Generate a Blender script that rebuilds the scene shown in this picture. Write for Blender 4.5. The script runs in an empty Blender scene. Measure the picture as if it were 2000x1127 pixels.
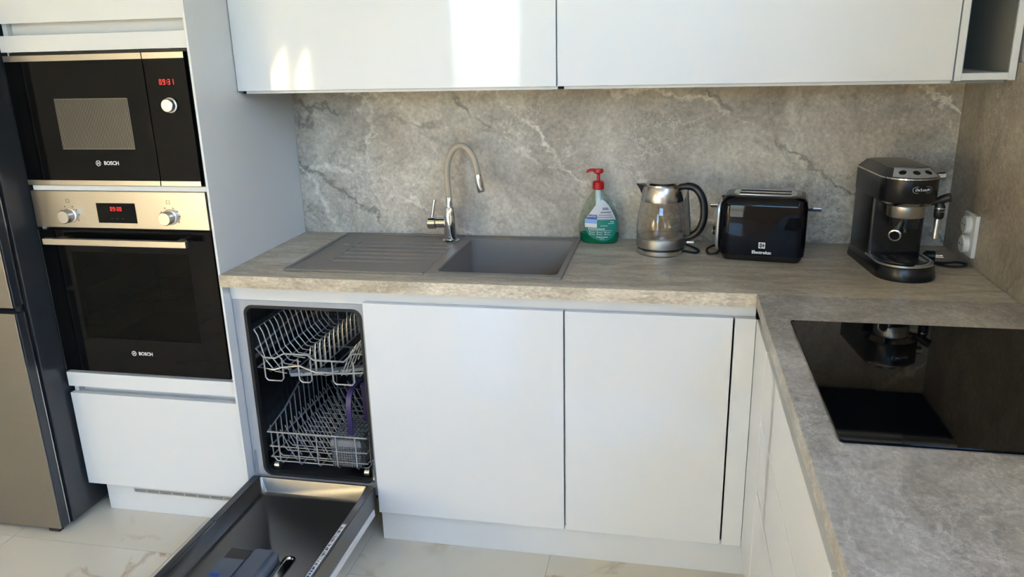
import bpy, bmesh, math, random
from mathutils import Vector, Matrix
random.seed(7)
S = bpy.context.scene
COL = S.collection
PI = math.pi

# ------------------------------------------------------------------ camera
cam_d = bpy.data.cameras.new('camera')
cam = bpy.data.objects.new('camera', cam_d); COL.objects.link(cam)
cam_d.sensor_fit = 'HORIZONTAL'; cam_d.sensor_width = 36.0
cam_d.lens = 1531.24 / 2000 * 36.0
cam_d.clip_start = 0.02
yaw, pitch, roll = 0.2050, -0.2956, -0.0250
fw = Vector((-math.sin(yaw) * math.cos(pitch), math.cos(yaw) * math.cos(pitch), math.sin(pitch)))
r0 = Vector((math.cos(yaw), math.sin(yaw), 0)); u0 = r0.cross(fw)
rt = math.cos(roll) * r0 + math.sin(roll) * u0
up = -math.sin(roll) * r0 + math.cos(roll) * u0
m = Matrix((rt, up, -fw)).transposed().to_4x4(); m.translation = Vector((-0.8576, -2.6337, 1.5212))
cam.matrix_world = m
S.camera = cam

# ------------------------------------------------------------------ sky, sun, window portals, exposure
W = bpy.data.worlds.new('sky'); S.world = W; W.use_nodes = True
nt = W.node_tree; nt.nodes.clear()
sky = nt.nodes.new('ShaderNodeTexSky'); sky.sky_type = 'NISHITA'
sky.sun_disc = False; sky.sun_elevation = math.radians(24); sky.sun_rotation = math.radians(120)
sky.dust_density = 0.4; sky.ozone_density = 2.5; sky.air_density = 1.2
bg = nt.nodes.new('ShaderNodeBackground'); bg.inputs[1].default_value = 1.0
wo = nt.nodes.new('ShaderNodeOutputWorld')
tint = nt.nodes.new('ShaderNodeMix'); tint.data_type = 'RGBA'; tint.blend_type = 'MULTIPLY'; tint.inputs[0].default_value = 1
tint.inputs[7].default_value = (.78, 1.0, 1.28, 1)      # one even white balance over the whole sky
nt.links.new(sky.outputs[0], tint.inputs[6]); nt.links.new(tint.outputs[2], bg.inputs[0]); nt.links.new(bg.outputs[0], wo.inputs[0])

sd = bpy.data.lights.new('sun', 'SUN'); sd.energy = 62.0; sd.angle = math.radians(0.6); sd.color = (1, .88, .64)
sun = bpy.data.objects.new('sun', sd); COL.objects.link(sun)
sun.rotation_euler = Vector((-.70, .35, -.30)).to_track_quat('-Z', 'Y').to_euler()
sun.location = (4, -9, 5)

REAR = -6.2
WINS = [  # glazed openings in the rear wall, the high one added for sky fill: x0, x1, z0, z1
    (-3.16, -2.36, 0.05, 2.25), (-2.20, -0.10, 2.00, 2.68)]
for i, (a, b, c, d) in enumerate(WINS):
    pl = bpy.data.lights.new('window_portal', 'AREA'); pl.shape = 'RECTANGLE'
    pl.size = b - a; pl.size_y = d - c; pl.cycles.is_portal = True
    po = bpy.data.objects.new('window_portal', pl); COL.objects.link(po)
    po.location = ((a + b) / 2, REAR - .10, (c + d) / 2); po.rotation_euler = (PI / 2, 0, 0)

FILL_WIN = (-3.60, -1.70, 1.80, 2.70)   # added high glass band in the right wall for sky fill: y0, y1, z0, z1
pl = bpy.data.lights.new('window_portal', 'AREA'); pl.shape = 'RECTANGLE'
pl.size = FILL_WIN[3] - FILL_WIN[2]; pl.size_y = FILL_WIN[1] - FILL_WIN[0]; pl.cycles.is_portal = True
po = bpy.data.objects.new('window_portal', pl); COL.objects.link(po)
po.location = (.10, (FILL_WIN[0] + FILL_WIN[1]) / 2, (FILL_WIN[2] + FILL_WIN[3]) / 2); po.rotation_euler = (0, PI / 2, 0)

S.view_settings.view_transform = 'Standard'; S.view_settings.look = 'None'
S.view_settings.gamma = 1.0; S.view_settings.use_curve_mapping = False
S.view_settings.exposure = 1.36

# ------------------------------------------------------------------ materials
def mat(name, color, rough=.5, metal=0., spec=.5, emit=None, es=0., bump=None, coat=0., noise=None):
    m = bpy.data.materials.new(name); m.use_nodes = True
    n = m.node_tree.nodes; l = m.node_tree.links; b = n['Principled BSDF']
    b.inputs['Base Color'].default_value = (*color, 1); b.inputs['Roughness'].default_value = rough
    b.inputs['Metallic'].default_value = metal; b.inputs['Specular IOR Level'].default_value = spec
    b.inputs['Coat Weight'].default_value = coat; b.inputs['Coat Roughness'].default_value = .03
    if emit: b.inputs['Emission Color'].default_value = (*emit, 1); b.inputs['Emission Strength'].default_value = es
    tc = n.new('ShaderNodeTexCoord')
    sc, amt = noise or (40, .06)
    tx = n.new('ShaderNodeTexNoise'); tx.inputs['Scale'].default_value = sc; tx.inputs['Detail'].default_value = 3
    l.new(tc.outputs['Object'], tx.inputs['Vector'])
    mx = n.new('ShaderNodeMix'); mx.data_type = 'RGBA'; mx.blend_type = 'MULTIPLY'
    mx.inputs[6].default_value = (*color, 1)
    rp = n.new('ShaderNodeMapRange'); rp.inputs[3].default_value = 1 - amt; rp.inputs[4].default_value = 1 + amt
    l.new(tx.outputs[0], rp.inputs[0]); l.new(rp.outputs[0], mx.inputs[7]); mx.inputs[0].default_value = 1
    l.new(mx.outputs[2], b.inputs['Base Color'])
    if bump:
        t2 = n.new('ShaderNodeTexNoise'); t2.inputs['Scale'].default_value = bump[0]; t2.inputs['Detail'].default_value = 2
        l.new(tc.outputs['Object'], t2.inputs['Vector'])
        bp = n.new('ShaderNodeBump'); bp.inputs['Strength'].default_value = bump[1]; bp.inputs['Distance'].default_value = .002
        l.new(t2.outputs[0], bp.inputs['Height']); l.new(bp.outputs[0], b.inputs['Normal'])
    return m

def brushed(name, color, rough, axis=(6, 300, 900), var=.05):
    m = mat(name, color, rough, 1.0)
    n = m.node_tree.nodes; l = m.node_tree.links; b = n['Principled BSDF']
    tc = n['Texture Coordinate']; mp = n.new('ShaderNodeMapping'); mp.inputs['Scale'].default_value = axis
    t = n.new('ShaderNodeTexNoise'); t.inputs['Scale'].default_value = 1; t.inputs['Detail'].default_value = 4
    l.new(tc.outputs['Object'], mp.inputs[0]); l.new(mp.outputs[0], t.inputs['Vector'])
    r = n.new('ShaderNodeMapRange'); r.inputs[3].default_value = rough - var; r.inputs[4].default_value = rough + var
    l.new(t.outputs[0], r.inputs[0]); l.new(r.outputs[0], b.inputs['Roughness'])
    cr = n.new('ShaderNodeMix'); cr.data_type = 'RGBA'
    cr.inputs[6].default_value = (*[c * .93 for c in color], 1); cr.inputs[7].default_value = (*[min(1, c * 1.05) for c in color], 1)
    l.new(t.outputs[0], cr.inputs[0]); l.new(cr.outputs[2], b.inputs['Base Color'])
    return m

def glass(name, tint=(1, 1, 1), refl=1.0, rough=0.0, ior=1.45):
    m = bpy.data.materials.new(name); m.use_nodes = True
    n = m.node_tree.nodes; l = m.node_tree.links; n.clear()
    o = n.new('ShaderNodeOutputMaterial'); t = n.new('ShaderNodeBsdfTransparent'); t.inputs[0].default_value = (*tint, 1)
    g = n.new('ShaderNodeBsdfGlossy'); g.inputs['Roughness'].default_value = rough
    f = n.new('ShaderNodeFresnel'); f.inputs[0].default_value = ior
    ge = n.new('ShaderNodeNewGeometry'); mr = n.new('ShaderNodeMapRange'); mr.inputs[3].default_value = ior; mr.inputs[4].default_value = 1 / ior
    l.new(ge.outputs['Backfacing'], mr.inputs[0]); l.new(mr.outputs[0], f.inputs[0])   # same reflectance from both sides of a thin wall
    mu = n.new('ShaderNodeMath'); mu.operation = 'MULTIPLY'; mu.inputs[1].default_value = refl
    x = n.new('ShaderNodeMixShader')
    l.new(f.outputs[0], mu.inputs[0]); l.new(mu.outputs[0], x.inputs[0]); l.new(t.outputs[0], x.inputs[1]); l.new(g.outputs[0], x.inputs[2]); l.new(x.outputs[0], o.inputs[0])
    return m

def stone(name, dark, light, vein, stretch=(1, 1, 1), rough=.38, diag=True, seed=0., streak=None):
    m = bpy.data.materials.new(name); m.use_nodes = True
    n = m.node_tree.nodes; l = m.node_tree.links; b = n['Principled BSDF']
    tc = n.new('ShaderNodeTexCoord'); mp = n.new('ShaderNodeMapping')
    mp.inputs['Scale'].default_value = stretch; mp.inputs['Location'].default_value = (seed, seed * .7, seed * .3)
    l.new(tc.outputs['Object'], mp.inputs[0])
    def noise(sc, det, dist=0., rgh=.55):
        t = n.new('ShaderNodeTexNoise'); t.inputs['Scale'].default_value = sc; t.inputs['Detail'].default_value = det
        t.inputs['Distortion'].default_value = dist; t.inputs['Roughness'].default_value = rgh
        l.new(mp.outputs[0], t.inputs['Vector']); return t.outputs[0]
    def mrange(s, a, c, x=0., y=1., smooth=True):
        r = n.new('ShaderNodeMapRange'); r.interpolation_type = 'SMOOTHSTEP' if smooth else 'LINEAR'
        for i, v in enumerate((a, c, x, y)): r.inputs[1 + i].default_value = v
        l.new(s, r.inputs[0]); return r.outputs[0]
    def band(s, c, w):
        a = n.new('ShaderNodeMath'); a.operation = 'SUBTRACT'; l.new(s, a.inputs[0]); a.inputs[1].default_value = c
        e = n.new('ShaderNodeMath'); e.operation = 'ABSOLUTE'; l.new(a.outputs[0], e.inputs[0])
        return mrange(e.outputs[0], 0, w, 1, 0)
    def mul(a, c):
        k = n.new('ShaderNodeMath'); k.operation = 'MULTIPLY'; l.new(a, k.inputs[0])
        if isinstance(c, float): k.inputs[1].default_value = c
        else: l.new(c, k.inputs[1])
        return k.outputs[0]
    def mix(f, a, c):
        x = n.new('ShaderNodeMix'); x.data_type = 'RGBA'; l.new(f, x.inputs[0])
        for i, v in ((6, a), (7, c)):
            if isinstance(v, tuple): x.inputs[i].default_value = (*v, 1)
            else: l.new(v, x.inputs[i])
        return x.outputs[2]
    def warp(amt, sc=4., vec=None):
        t = n.new('ShaderNodeTexNoise'); t.inputs['Scale'].default_value = sc; t.inputs['Detail'].default_value = 6; t.inputs['Roughness'].default_value = .65
        l.new(mp.outputs[0], t.inputs['Vector'])
        c = n.new('ShaderNodeVectorMath'); c.operation = 'SUBTRACT'; c.inputs[1].default_value = (.5, .5, .5); l.new(t.outputs['Color'], c.inputs[0])
        k = n.new('ShaderNodeVectorMath'); k.operation = 'SCALE'; k.inputs[3].default_value = amt; l.new(c.outputs[0], k.inputs[0])
        a = n.new('ShaderNodeVectorMath'); a.operation = 'ADD'; l.new(vec or mp.outputs[0], a.inputs[0]); l.new(k.outputs[0], a.inputs[1]); return a.outputs[0]
    def crack(vec, sc, w):
        t = n.new('ShaderNodeTexVoronoi'); t.feature = 'DISTANCE_TO_EDGE'; t.inputs['Scale'].default_value = sc; l.new(vec, t.inputs['Vector'])
        return mrange(t.outputs[0], 0, w, 1, 0)
    dk = tuple(c * .60 for c in dark)
    base = mix(mrange(noise(2.6, 8, .9, .66), .34, .66), dark, light)
    base = mix(mul(mrange(noise(24, 7, 1.5, .72), .52, .70), .28), base, vein)
    base = mix(mul(mrange(noise(8, 8, 1.6, .70), .52, .66), .38), base, dk)
    base = mix(mul(mul(crack(warp(.55, 5.), 7.5, .045), mrange(noise(3.3, 4), .45, .60)), .55), base, vein)
    base = mix(mul(mul(crack(warp(.35, 9.), 17., .05), mrange(noise(4.1, 4, 0.), .50, .64)), .4), base, vein)
    base = mix(mul(mul(crack(warp(.6, 4.), 4.2, .022), mrange(noise(2.2, 4), .46, .60)), .55), base, dk)
    if diag:
        m1 = n.new('ShaderNodeMapping'); m1.inputs['Rotation'].default_value = (0, math.radians(-31), 0); m2 = n.new('ShaderNodeMapping'); m2.inputs['Scale'].default_value = (.30, 1, 1)
        l.new(warp(.16, 6., tc.outputs['Object']), m1.inputs[0]); l.new(m1.outputs[0], m2.inputs[0])
        base = mix(mul(mul(crack(m2.outputs[0], 3.1, .020), mrange(noise(2.0, 3), .40, .54)), .8), base, vein)
        m3 = n.new('ShaderNodeMapping'); m3.inputs['Location'].default_value = (.37, .2, .61); l.new(m2.outputs[0], m3.inputs[0])
        base = mix(mul(mul(crack(m3.outputs[0], 2.7, .024), mrange(noise(2.7, 3), .45, .56)), .8), base, dk)
    if streak:
        ms = n.new('ShaderNodeMapping'); ms.inputs['Scale'].default_value = streak
        l.new(warp(.05, 5., tc.outputs['Object']), ms.inputs[0])
        t = n.new('ShaderNodeTexNoise'); t.inputs['Scale'].default_value = 1; t.inputs['Detail'].default_value = 7; t.inputs['Roughness'].default_value = .7; t.inputs['Distortion'].default_value = .6
        l.new(ms.outputs[0], t.inputs['Vector'])
        base = mix(mul(mrange(t.outputs[0], .50, .66), .38), base, dk)
        base = mix(mul(band(t.outputs[0], .43, .03), .40), base, vein)
    g = noise(90, 3); sp = mrange(g, .35, .65, .86, 1.12, False)
    mm = n.new('ShaderNodeMix'); mm.data_type = 'RGBA'; mm.blend_type = 'MULTIPLY'; mm.inputs[0].default_value = 1
    l.new(base, mm.inputs[6]); l.new(sp, mm.inputs[7]); l.new(mm.outputs[2], b.inputs['Base Color'])
    b.inputs['Roughness'].default_value = rough; b.inputs['Specular IOR Level'].default_value = .4
    bp = n.new('ShaderNodeBump'); bp.inputs['Strength'].default_value = .25; bp.inputs['Distance'].default_value = .001
    l.new(noise(60, 4), bp.inputs['Height']); l.new(bp.outputs[0], b.inputs['Normal'])
    return m

def marble(name):
    m = bpy.data.materials.new(name); m.use_nodes = True
    n = m.node_tree.nodes; l = m.node_tree.links; b = n['Principled BSDF']
    tc = n.new('ShaderNodeTexCoord'); oi = n.new('ShaderNodeObjectInfo')
    ad = n.new('ShaderNodeVectorMath'); ad.operation = 'ADD'
    sc = n.new('ShaderNodeVectorMath'); sc.operation = 'SCALE'; sc.inputs[3].default_value = 40
    cb = n.new('ShaderNodeCombineXYZ'); l.new(oi.outputs['Random'], cb.inputs[0]); l.new(oi.outputs['Random'], cb.inputs[1])
    l.new(cb.outputs[0], sc.inputs[0]); l.new(tc.outputs['Object'], ad.inputs[0]); l.new(sc.outputs[0], ad.inputs[1])
    def nz(s, d, dist):
        t = n.new('ShaderNodeTexNoise'); t.inputs['Scale'].default_value = s; t.inputs['Detail'].default_value = d; t.inputs['Distortion'].default_value = dist
        l.new(ad.outputs[0], t.inputs['Vector']); return t.outputs[0]
    cr = n.new('ShaderNodeMix'); cr.data_type = 'RGBA'; cr.inputs[6].default_value = (.72, .64, .50, 1); cr.inputs[7].default_value = (.90, .83, .69, 1)
    l.new(nz(2.5, 6, .8), cr.inputs[0])
    a = n.new('ShaderNodeMath'); a.operation = 'SUBTRACT'; l.new(nz(1.5, 7, .5), a.inputs[0]); a.inputs[1].default_value = .5
    e = n.new('ShaderNodeMath'); e.operation = 'ABSOLUTE'; l.new(a.outputs[0], e.inputs[0])
    r = n.new('ShaderNodeMapRange'); r.inputs[1].default_value = 0; r.inputs[2].default_value = .016; r.inputs[3].default_value = 1; r.inputs[4].default_value = 0
    l.new(e.outputs[0], r.inputs[0])
    r2 = n.new('ShaderNodeMapRange'); r2.inputs[1].default_value = .48; r2.inputs[2].default_value = .62; l.new(nz(2.7, 2, 0), r2.inputs[0])
    mu = n.new('ShaderNodeMath'); mu.operation = 'MULTIPLY'; l.new(r.outputs[0], mu.inputs[0]); l.new(r2.outputs[0], mu.inputs[1])
    c2 = n.new('ShaderNodeMix'); c2.data_type = 'RGBA'; l.new(mu.outputs[0], c2.inputs[0]); l.new(cr.outputs[2], c2.inputs[6]); c2.inputs[7].default_value = (.42, .24, .08, 1)
    l.new(c2.outputs[2], b.inputs['Base Color']); b.inputs['Roughness'].default_value = .08
    return m

M = {}
M['gloss'] = mat('white gloss lacquer', (.80, .80, .79), .05, noise=(2, .01))
M['white'] = mat('white melamine', (.78, .78, .77), .35, noise=(3, .015))
M['plinth'] = mat('white plinth', (.76, .76, .75), .25, noise=(3, .015))
M['wall'] = mat('wall paint', (.74, .71, .66), .8, noise=(2, .02))
M['beige'] = mat('warm beige wall paint', (.76, .66, .50), .8, noise=(2, .02))
M['ceil'] = mat('ceiling paint', (.80, .79, .77), .9, noise=(2, .02))
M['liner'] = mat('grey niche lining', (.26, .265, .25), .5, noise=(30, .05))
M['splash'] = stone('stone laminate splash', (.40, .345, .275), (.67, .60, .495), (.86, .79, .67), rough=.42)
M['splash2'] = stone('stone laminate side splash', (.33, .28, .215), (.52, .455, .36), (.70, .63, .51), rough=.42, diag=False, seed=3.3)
M['top'] = stone('stone laminate worktop', (.42, .345, .245), (.72, .615, .465), (.90, .80, .64), stretch=(.8, 2.8, 1.5), rough=.36, diag=False, seed=1.7, streak=(6, 26, 24))
M['top2'] = stone('stone laminate worktop side', (.36, .318, .26), (.60, .545, .465), (.80, .745, .65), stretch=(1.3, 1, 1.5), rough=.36, diag=False, seed=5.1, streak=(16, 11, 20))
M['tile'] = marble('cream marble tile')
M['grout'] = mat('pale grout', (.60, .57, .51), .8)
M['steel'] = brushed('brushed steel', (.60, .57, .52), .30)
M['steelv'] = brushed('brushed fridge steel', (.36, .335, .30), .36, axis=(6, 6, 260))
M['fside'] = mat('dark grey fridge side', (.055, .06, .068), .28, .3)
M['chrome'] = mat('chrome', (.78, .78, .78), .07, 1.0, noise=(20, .01))
M['alu'] = mat('satin aluminium', (.66, .66, .66), .28, 1.0)
M['darksteel'] = mat('dark tub steel', (.16, .16, .165), .22, 1.0)
M['traysteel'] = mat('door lining steel', (.21, .208, .20), .28, 1.0, noise=(6, .02))
M['wire'] = mat('grey coated wire', (.50, .51, .52), .3, .6)
M['blackglass'] = mat('black glass', (.004, .004, .004), .03, spec=.2)
M['hobglass'] = mat('black ceramic glass', (.003, .003, .003), .03, spec=.14)
M['under'] = mat('painted cabinet shade', (.03, .03, .03), .8, spec=0)  # shade below the white wall units, put into the colour
M['footsteel'] = brushed('matt grey steel', (.34, .33, .31), .42, axis=(3, 3, 300), var=.05)
M['black'] = mat('black plastic', (.012, .012, .012), .35)
M['blackgloss'] = mat('black gloss plastic', (.004, .004, .006), .05, spec=.2)
M['blacksatin'] = mat('black satin metal', (.014, .014, .014), .26, .2)
M['hood'] = mat('dark grey satin metal', (.085, .085, .08), .35, .2)
M['silver'] = mat('silver plastic', (.55, .55, .54), .28, .25)
M['rubber'] = mat('black rubber', (.01, .01, .01), .6)
M['cavity'] = mat('oven enamel', (.05, .05, .045), .3)
M['ovenglass'] = glass('tinted oven glass', (.26, .26, .23), .45, .0, 1.5)
M['mesh'] = mat('microwave screen', (.20, .19, .17), .4, .5)
M['clear'] = glass('clear glass', (1, 1, 1), 1.0, .0, 1.45)
M['pane'] = glass('window glass', (.97, .98, .98), 1.0, .0, 1.45)
M['bottle'] = glass('clear bottle plastic', (.84, .92, .885), 1.0, .08, 1.4)
M['soap'] = mat('green soap', (.0, .17, .075), .12)
M['red'] = mat('red plastic', (.55, .006, .012), .3)
M['whitep'] = mat('white plastic', (.80, .80, .78), .3)
M['labelg'] = mat('green print', (.0, .22, .16), .4, noise=(10, .02))
M['labelw'] = mat('silver white print', (.60, .62, .64), .4, noise=(10, .02))
M['labelb'] = mat('blue print', (.015, .06, .36), .4, noise=(10, .02))
M['labell'] = mat('pale blue print', (.25, .45, .75), .4, noise=(10, .02))
M['labelk'] = mat('grey print', (.22, .22, .24), .4, noise=(10, .02))
M['print'] = mat('white print', (.78, .78, .77), .5, noise=(10, .01))
M['dprint'] = mat('dark print', (.06, .06, .06), .5, noise=(10, .01))
M['led'] = mat('red display digits', (.4, .01, .01), .5, emit=(1, .05, .04), es=.45)
M['sink'] = mat('grey brown granite composite', (.255, .22, .185), .42, noise=(300, .12))
M['hose'] = mat('beige silicone hose', (.52, .425, .30), .45)
M['basket'] = mat('grey basket plastic', (.24, .245, .25), .45)
M['sprayarm'] = mat('pale grey plastic', (.36, .38, .40), .4)
M['dwframe'] = mat('grey painted steel', (.40, .41, .43), .4)
M['purple'] = mat('purple plastic', (.045, .03, .12), .35)
M['dispenser'] = mat('blue grey plastic', (.095, .115, .145), .3)
M['frame'] = mat('grey window frame', (.10, .10, .105), .4)
M['ground'] = mat('terrace paving', (.42, .40, .36), .8, noise=(4, .1))
M['kettlesteel'] = brushed('kettle steel', (.62, .60, .57), .24, axis=(3, 3, 300), var=.06)

# ------------------------------------------------------------------ mesh helpers
class MB:
    def __init__(s): s.v = []; s.f = []
    def add(s, v, f):
        o = len(s.v); s.v += [tuple(p) for p in v]; s.f += [tuple(i + o for i in q) for q in f]; return s
    def box(s, x0, x1, y0, y1, z0, z1):
        x0, x1 = sorted((x0, x1)); y0, y1 = sorted((y0, y1)); z0, z1 = sorted((z0, z1))
        return s.add([(x0, y0, z0), (x1, y0, z0), (x1, y1, z0), (x0, y1, z0), (x0, y0, z1), (x1, y0, z1), (x1, y1, z1), (x0, y1, z1)],
                     [(0, 3, 2, 1), (4, 5, 6, 7), (0, 1, 5, 4), (1, 2, 6, 5), (2, 3, 7, 6), (3, 0, 4, 7)])
    def rings(s, R, c0=True, c1=True, closed=False):
        n = len(R[0]); v = [p for r in R for p in r]; f = []
        for k in range(len(R) - (0 if closed else 1)):
            k2 = (k + 1) % len(R)
            for i in range(n):
                j = (i + 1) % n; f.append((k * n + i, k * n + j, k2 * n + j, k2 * n + i))
        if not closed:
            if c0: f.append(tuple(range(n - 1, -1, -1)))
            if c1: f.append(tuple((len(R) - 1) * n + i for i in range(n)))
        return s.add(v, f)
    def cyl(s, p0, p1, r0, r1=None, n=20, c0=True, c1=True):
        return s.tube([p0, p1], [r0, r0 if r1 is None else r1], n, c0, c1)
    def tube(s, path, r, n=6, c0=True, c1=True, closed=False):
        P = [Vector(p) for p in path]; k = len(P); rr = r if isinstance(r, (list, tuple)) else [r] * k
        R = []; prev = None
        for i in range(k):
            if closed: t = (P[(i + 1) % k] - P[i - 1])
            else: t = P[min(i + 1, k - 1)] - P[max(i - 1, 0)]
            t.normalize()
            if prev is None:
                a = Vector((0, 0, 1)) if abs(t.z) < .9 else Vector((1, 0, 0)); u = t.cross(a).normalized()
            else:
                u = (prev - t * prev.dot(t)).normalized()
            prev = u; w = t.cross(u)
            R.append([P[i] + rr[i] * (math.cos(2 * PI * q / n) * u + math.sin(2 * PI * q / n) * w) for q in range(n)])
        return s.rings(R, c0, c1, closed)
    def lathe(s, prof, n=32, c=(0, 0, 0), c0=True, c1=True):
        return s.rings([[(c[0] + r * math.cos(2 * PI * i / n), c[1] + r * math.sin(2 * PI * i / n), c[2] + z) for i in range(n)] for r, z in prof], c0, c1)
    def prism(s, poly, axis, a, b):
        def P(u, w, t): return {'x': (t, u, w), 'y': (u, t, w), 'z': (u, w, t)}[axis]
        return s.rings([[P(u, w, a) for u, w in poly], [P(u, w, b) for u, w in poly]])

def rr(x0, x1, y0, y1, r, n=5):
    o = []
    for cx, cy, a in ((x1 - r, y1 - r, 0), (x0 + r, y1 - r, 90), (x0 + r, y0 + r, 180), (x1 - r, y0 + r, 270)):
        for i in range(n + 1):
            t = math.radians(a + 90 * i / n); o.append((cx + r * math.cos(t), cy + r * math.sin(t)))
    return o
def arc(cx, cz, r, a0, a1, n, y=0., rz=None):
    return [(cx + r * math.cos(math.radians(a0 + (a1 - a0) * i / n)), y, cz + (rz or r) * math.sin(math.radians(a0 + (a1 - a0) * i / n))) for i in range(n + 1)]
def smooth_path(pts, sub=6):
    P = [Vector(p) for p in pts]; P = [2 * P[0] - P[1]] + P + [2 * P[-1] - P[-2]]; o = []
    for i in range(1, len(P) - 2):
        for k in range(sub):
            t = k / sub; a, b, c, d = P[i - 1], P[i], P[i + 1], P[i + 2]
            o.append(.5 * ((2 * b) + (-a + c) * t + (2 * a - 5 * b + 4 * c - d) * t * t + (-a + 3 * b - 3 * c + d) * t ** 3))
    o.append(P[-2]); return o

def link(o, parent=None):
    COL.objects.link(o)
    if parent: o.parent = parent
    return o
def root_of(o):
    while o.parent: o = o.parent
    return o
def obj(name, mb, m, parent=None, bevel=0., world=True, label=None, smooth=True, origin=None, seg=2):
    """one mesh object; world=True: coordinates given in world space, moved under the thing's origin"""
    me = bpy.data.meshes.new(name); off = Vector(origin) if origin else Vector((0, 0, 0))
    if parent is not None and world: off = root_of(parent).location.copy()
    me.from_pydata([tuple(Vector(p) - off) for p in mb.v], [], mb.f)
    bm = bmesh.new(); bm.from_mesh(me); bmesh.ops.recalc_face_normals(bm, faces=bm.faces); bm.to_mesh(me); bm.free()
    me.materials.append(M[m] if isinstance(m, str) else m)
    if smooth:
        me.polygons.foreach_set('use_smooth', [True] * len(me.polygons)); me.set_sharp_from_angle(angle=math.radians(38))
    o = bpy.data.objects.new(name, me); link(o, parent)
    if parent is None and origin: o.location = origin
    if bevel:
        b = o.modifiers.new('bevel', 'BEVEL'); b.width = bevel; b.segments = seg; b.limit_method = 'ANGLE'; b.angle_limit = math.radians(40); b.harden_normals = True
    if label: o['label'] = label
    return o
def B(*a): return MB().box(*a)
def tag(o, label, cat, group=None):
    o['label'] = label; o['category'] = cat
    if group: o['group'] = group
    return o
def thing(name, label, cat, loc, rz=0., group=None):
    o = bpy.data.objects.new(name, None); o.empty_display_size = .05; o.location = loc; o.rotation_euler = (0, 0, rz); link(o)
    return tag(o, label, cat, group)
def struct(o, label=None):
    o['kind'] = 'structure'
    if label: o['label'] = label
    return o
def text(name, body, size, m, parent, mtx, world=True, bold=0.0, ext=.0003, align='CENTER', shear=0., sx=1.):
    cu = bpy.data.curves.new(name, 'FONT'); cu.body = body; cu.size = size; cu.align_x = align; cu.align_y = 'CENTER'
    cu.extrude = ext; cu.offset = bold; cu.shear = shear; cu.resolution_u = 3
    t = bpy.data.objects.new(name, cu); COL.objects.link(t)
    dg = bpy.context.evaluated_depsgraph_get(); me = bpy.data.meshes.new_from_object(t.evaluated_get(dg))
    bpy.data.objects.remove(t); bpy.data.curves.remove(cu)
    off = root_of(parent).location if world else Vector((0, 0, 0))
    for v in me.vertices:
        p = v.co.copy(); p.x *= sx; v.co = mtx @ p - off
    me.name = name; me.materials.clear(); me.materials.append(M[m])
    o = bpy.data.objects.new(name, me); link(o, parent); return o
def facing_front(x, y, z):      # lettering plane looking towards -y
    return Matrix.Translation((x, y, z)) @ Matrix.Rotation(PI / 2, 4, 'X')
SEG = {'0': 'abcdef', '1': 'bc', '3': 'abgcd', '9': 'abfgcd'}
def digits(s, x, y, z, h, parent, world=True):
    mb = MB(); w = h * .5; t = h * .13; px = x
    for ch in s:
        if ch == ':':
            for q in (.3, .7): mb.box(px, px + t, y, y + .0004, z + h * q - t / 2, z + h * q + t / 2)
            px += t * 2.2; continue
        R = {'a': (0, w, h - t, h), 'd': (0, w, 0, t), 'g': (0, w, h / 2 - t / 2, h / 2 + t / 2), 'f': (0, t, h / 2, h), 'b': (w - t, w, h / 2, h), 'e': (0, t, 0, h / 2), 'c': (w - t, w, 0, h / 2)}
        for k in SEG[ch]:
            a, b, c, d = R[k]; mb.box(px + a, px + b, y, y + .0004, z + c, z + d)
        px += w * 1.5
    return obj('clock_digits', mb, 'led', parent, world=world, smooth=False)
def emblem(x, y, z, r, parent):     # round badge: ring around an armature
    mb = MB(); n = 28
    ring = lambda q, yy: [(x + q * math.cos(2 * PI * i / n), yy, z + q * math.sin(2 * PI * i / n)) for i in range(n)]
    mb.rings([ring(r, y), ring(r, y + .0004), ring(r * .84, y + .0004), ring(r * .84, y)], closed=True)
    for sx in (-1, 1): mb.box(x + sx * r * .36 - r * .09, x + sx * r * .36 + r * .09, y, y + .0004, z - r * .62, z + r * .62)
    mb.box(x - r * .36, x + r * .36, y, y + .0004, z - r * .12, z + r * .12)
    return obj('round_emblem', mb, 'print', parent, smooth=False)

# ------------------------------------------------------------------ room shell
LW = -4.4; CEIL = 2.75
floor = struct(obj('floor', B(LW, 0.2, REAR, 0.0, -.05, -.0015), 'grout', smooth=False), 'cream marble tiled floor with pale joints')
XJ = [-1.19 + .597 * k for k in range(-6, 3)]; YJ = [-.738 + 1.194 * k for k in range(-5, 2)]
tile_cache = {}
for i in range(len(XJ) - 1):
    for j in range(len(YJ) - 1):
        x0, x1 = max(XJ[i], LW) + .001, min(XJ[i + 1], 0) - .001; y0, y1 = max(YJ[j], REAR) + .001, min(YJ[j + 1], 0) - .001
        if x1 - x0 < .02 or y1 - y0 < .02: continue
        k = (round(x1 - x0, 3), round(y1 - y0, 3))
        if k not in tile_cache:
            o = obj('floor_tile', B(0, k[0], 0, k[1], -.0014, 0), 'tile', floor, world=False, smooth=False, bevel=.0006, seg=1); tile_cache[k] = o
        else:
            o = tile_cache[k].copy(); link(o)
            o.parent = floor
        o.location = (x0, y0, 0)
struct(obj('wall_back', B(LW - .1, .1, 0.0, .1, -.05, CEIL), 'wall', smooth=False))
mb = MB(); a, b, c, d = FILL_WIN
for q in ((REAR - .1, a, -.05, CEIL), (b, 0, -.05, CEIL), (a, b, -.05, c), (a, b, d, CEIL)): mb.box(0, .1, *q)
struct(obj('wall_right', mb, 'wall', smooth=False))
t = bpy.data.objects.new('window_3', None); t.location = (.05, (a + b) / 2, c); link(t); struct(t, 'added high band of glass in the right wall for sky fill')
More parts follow.
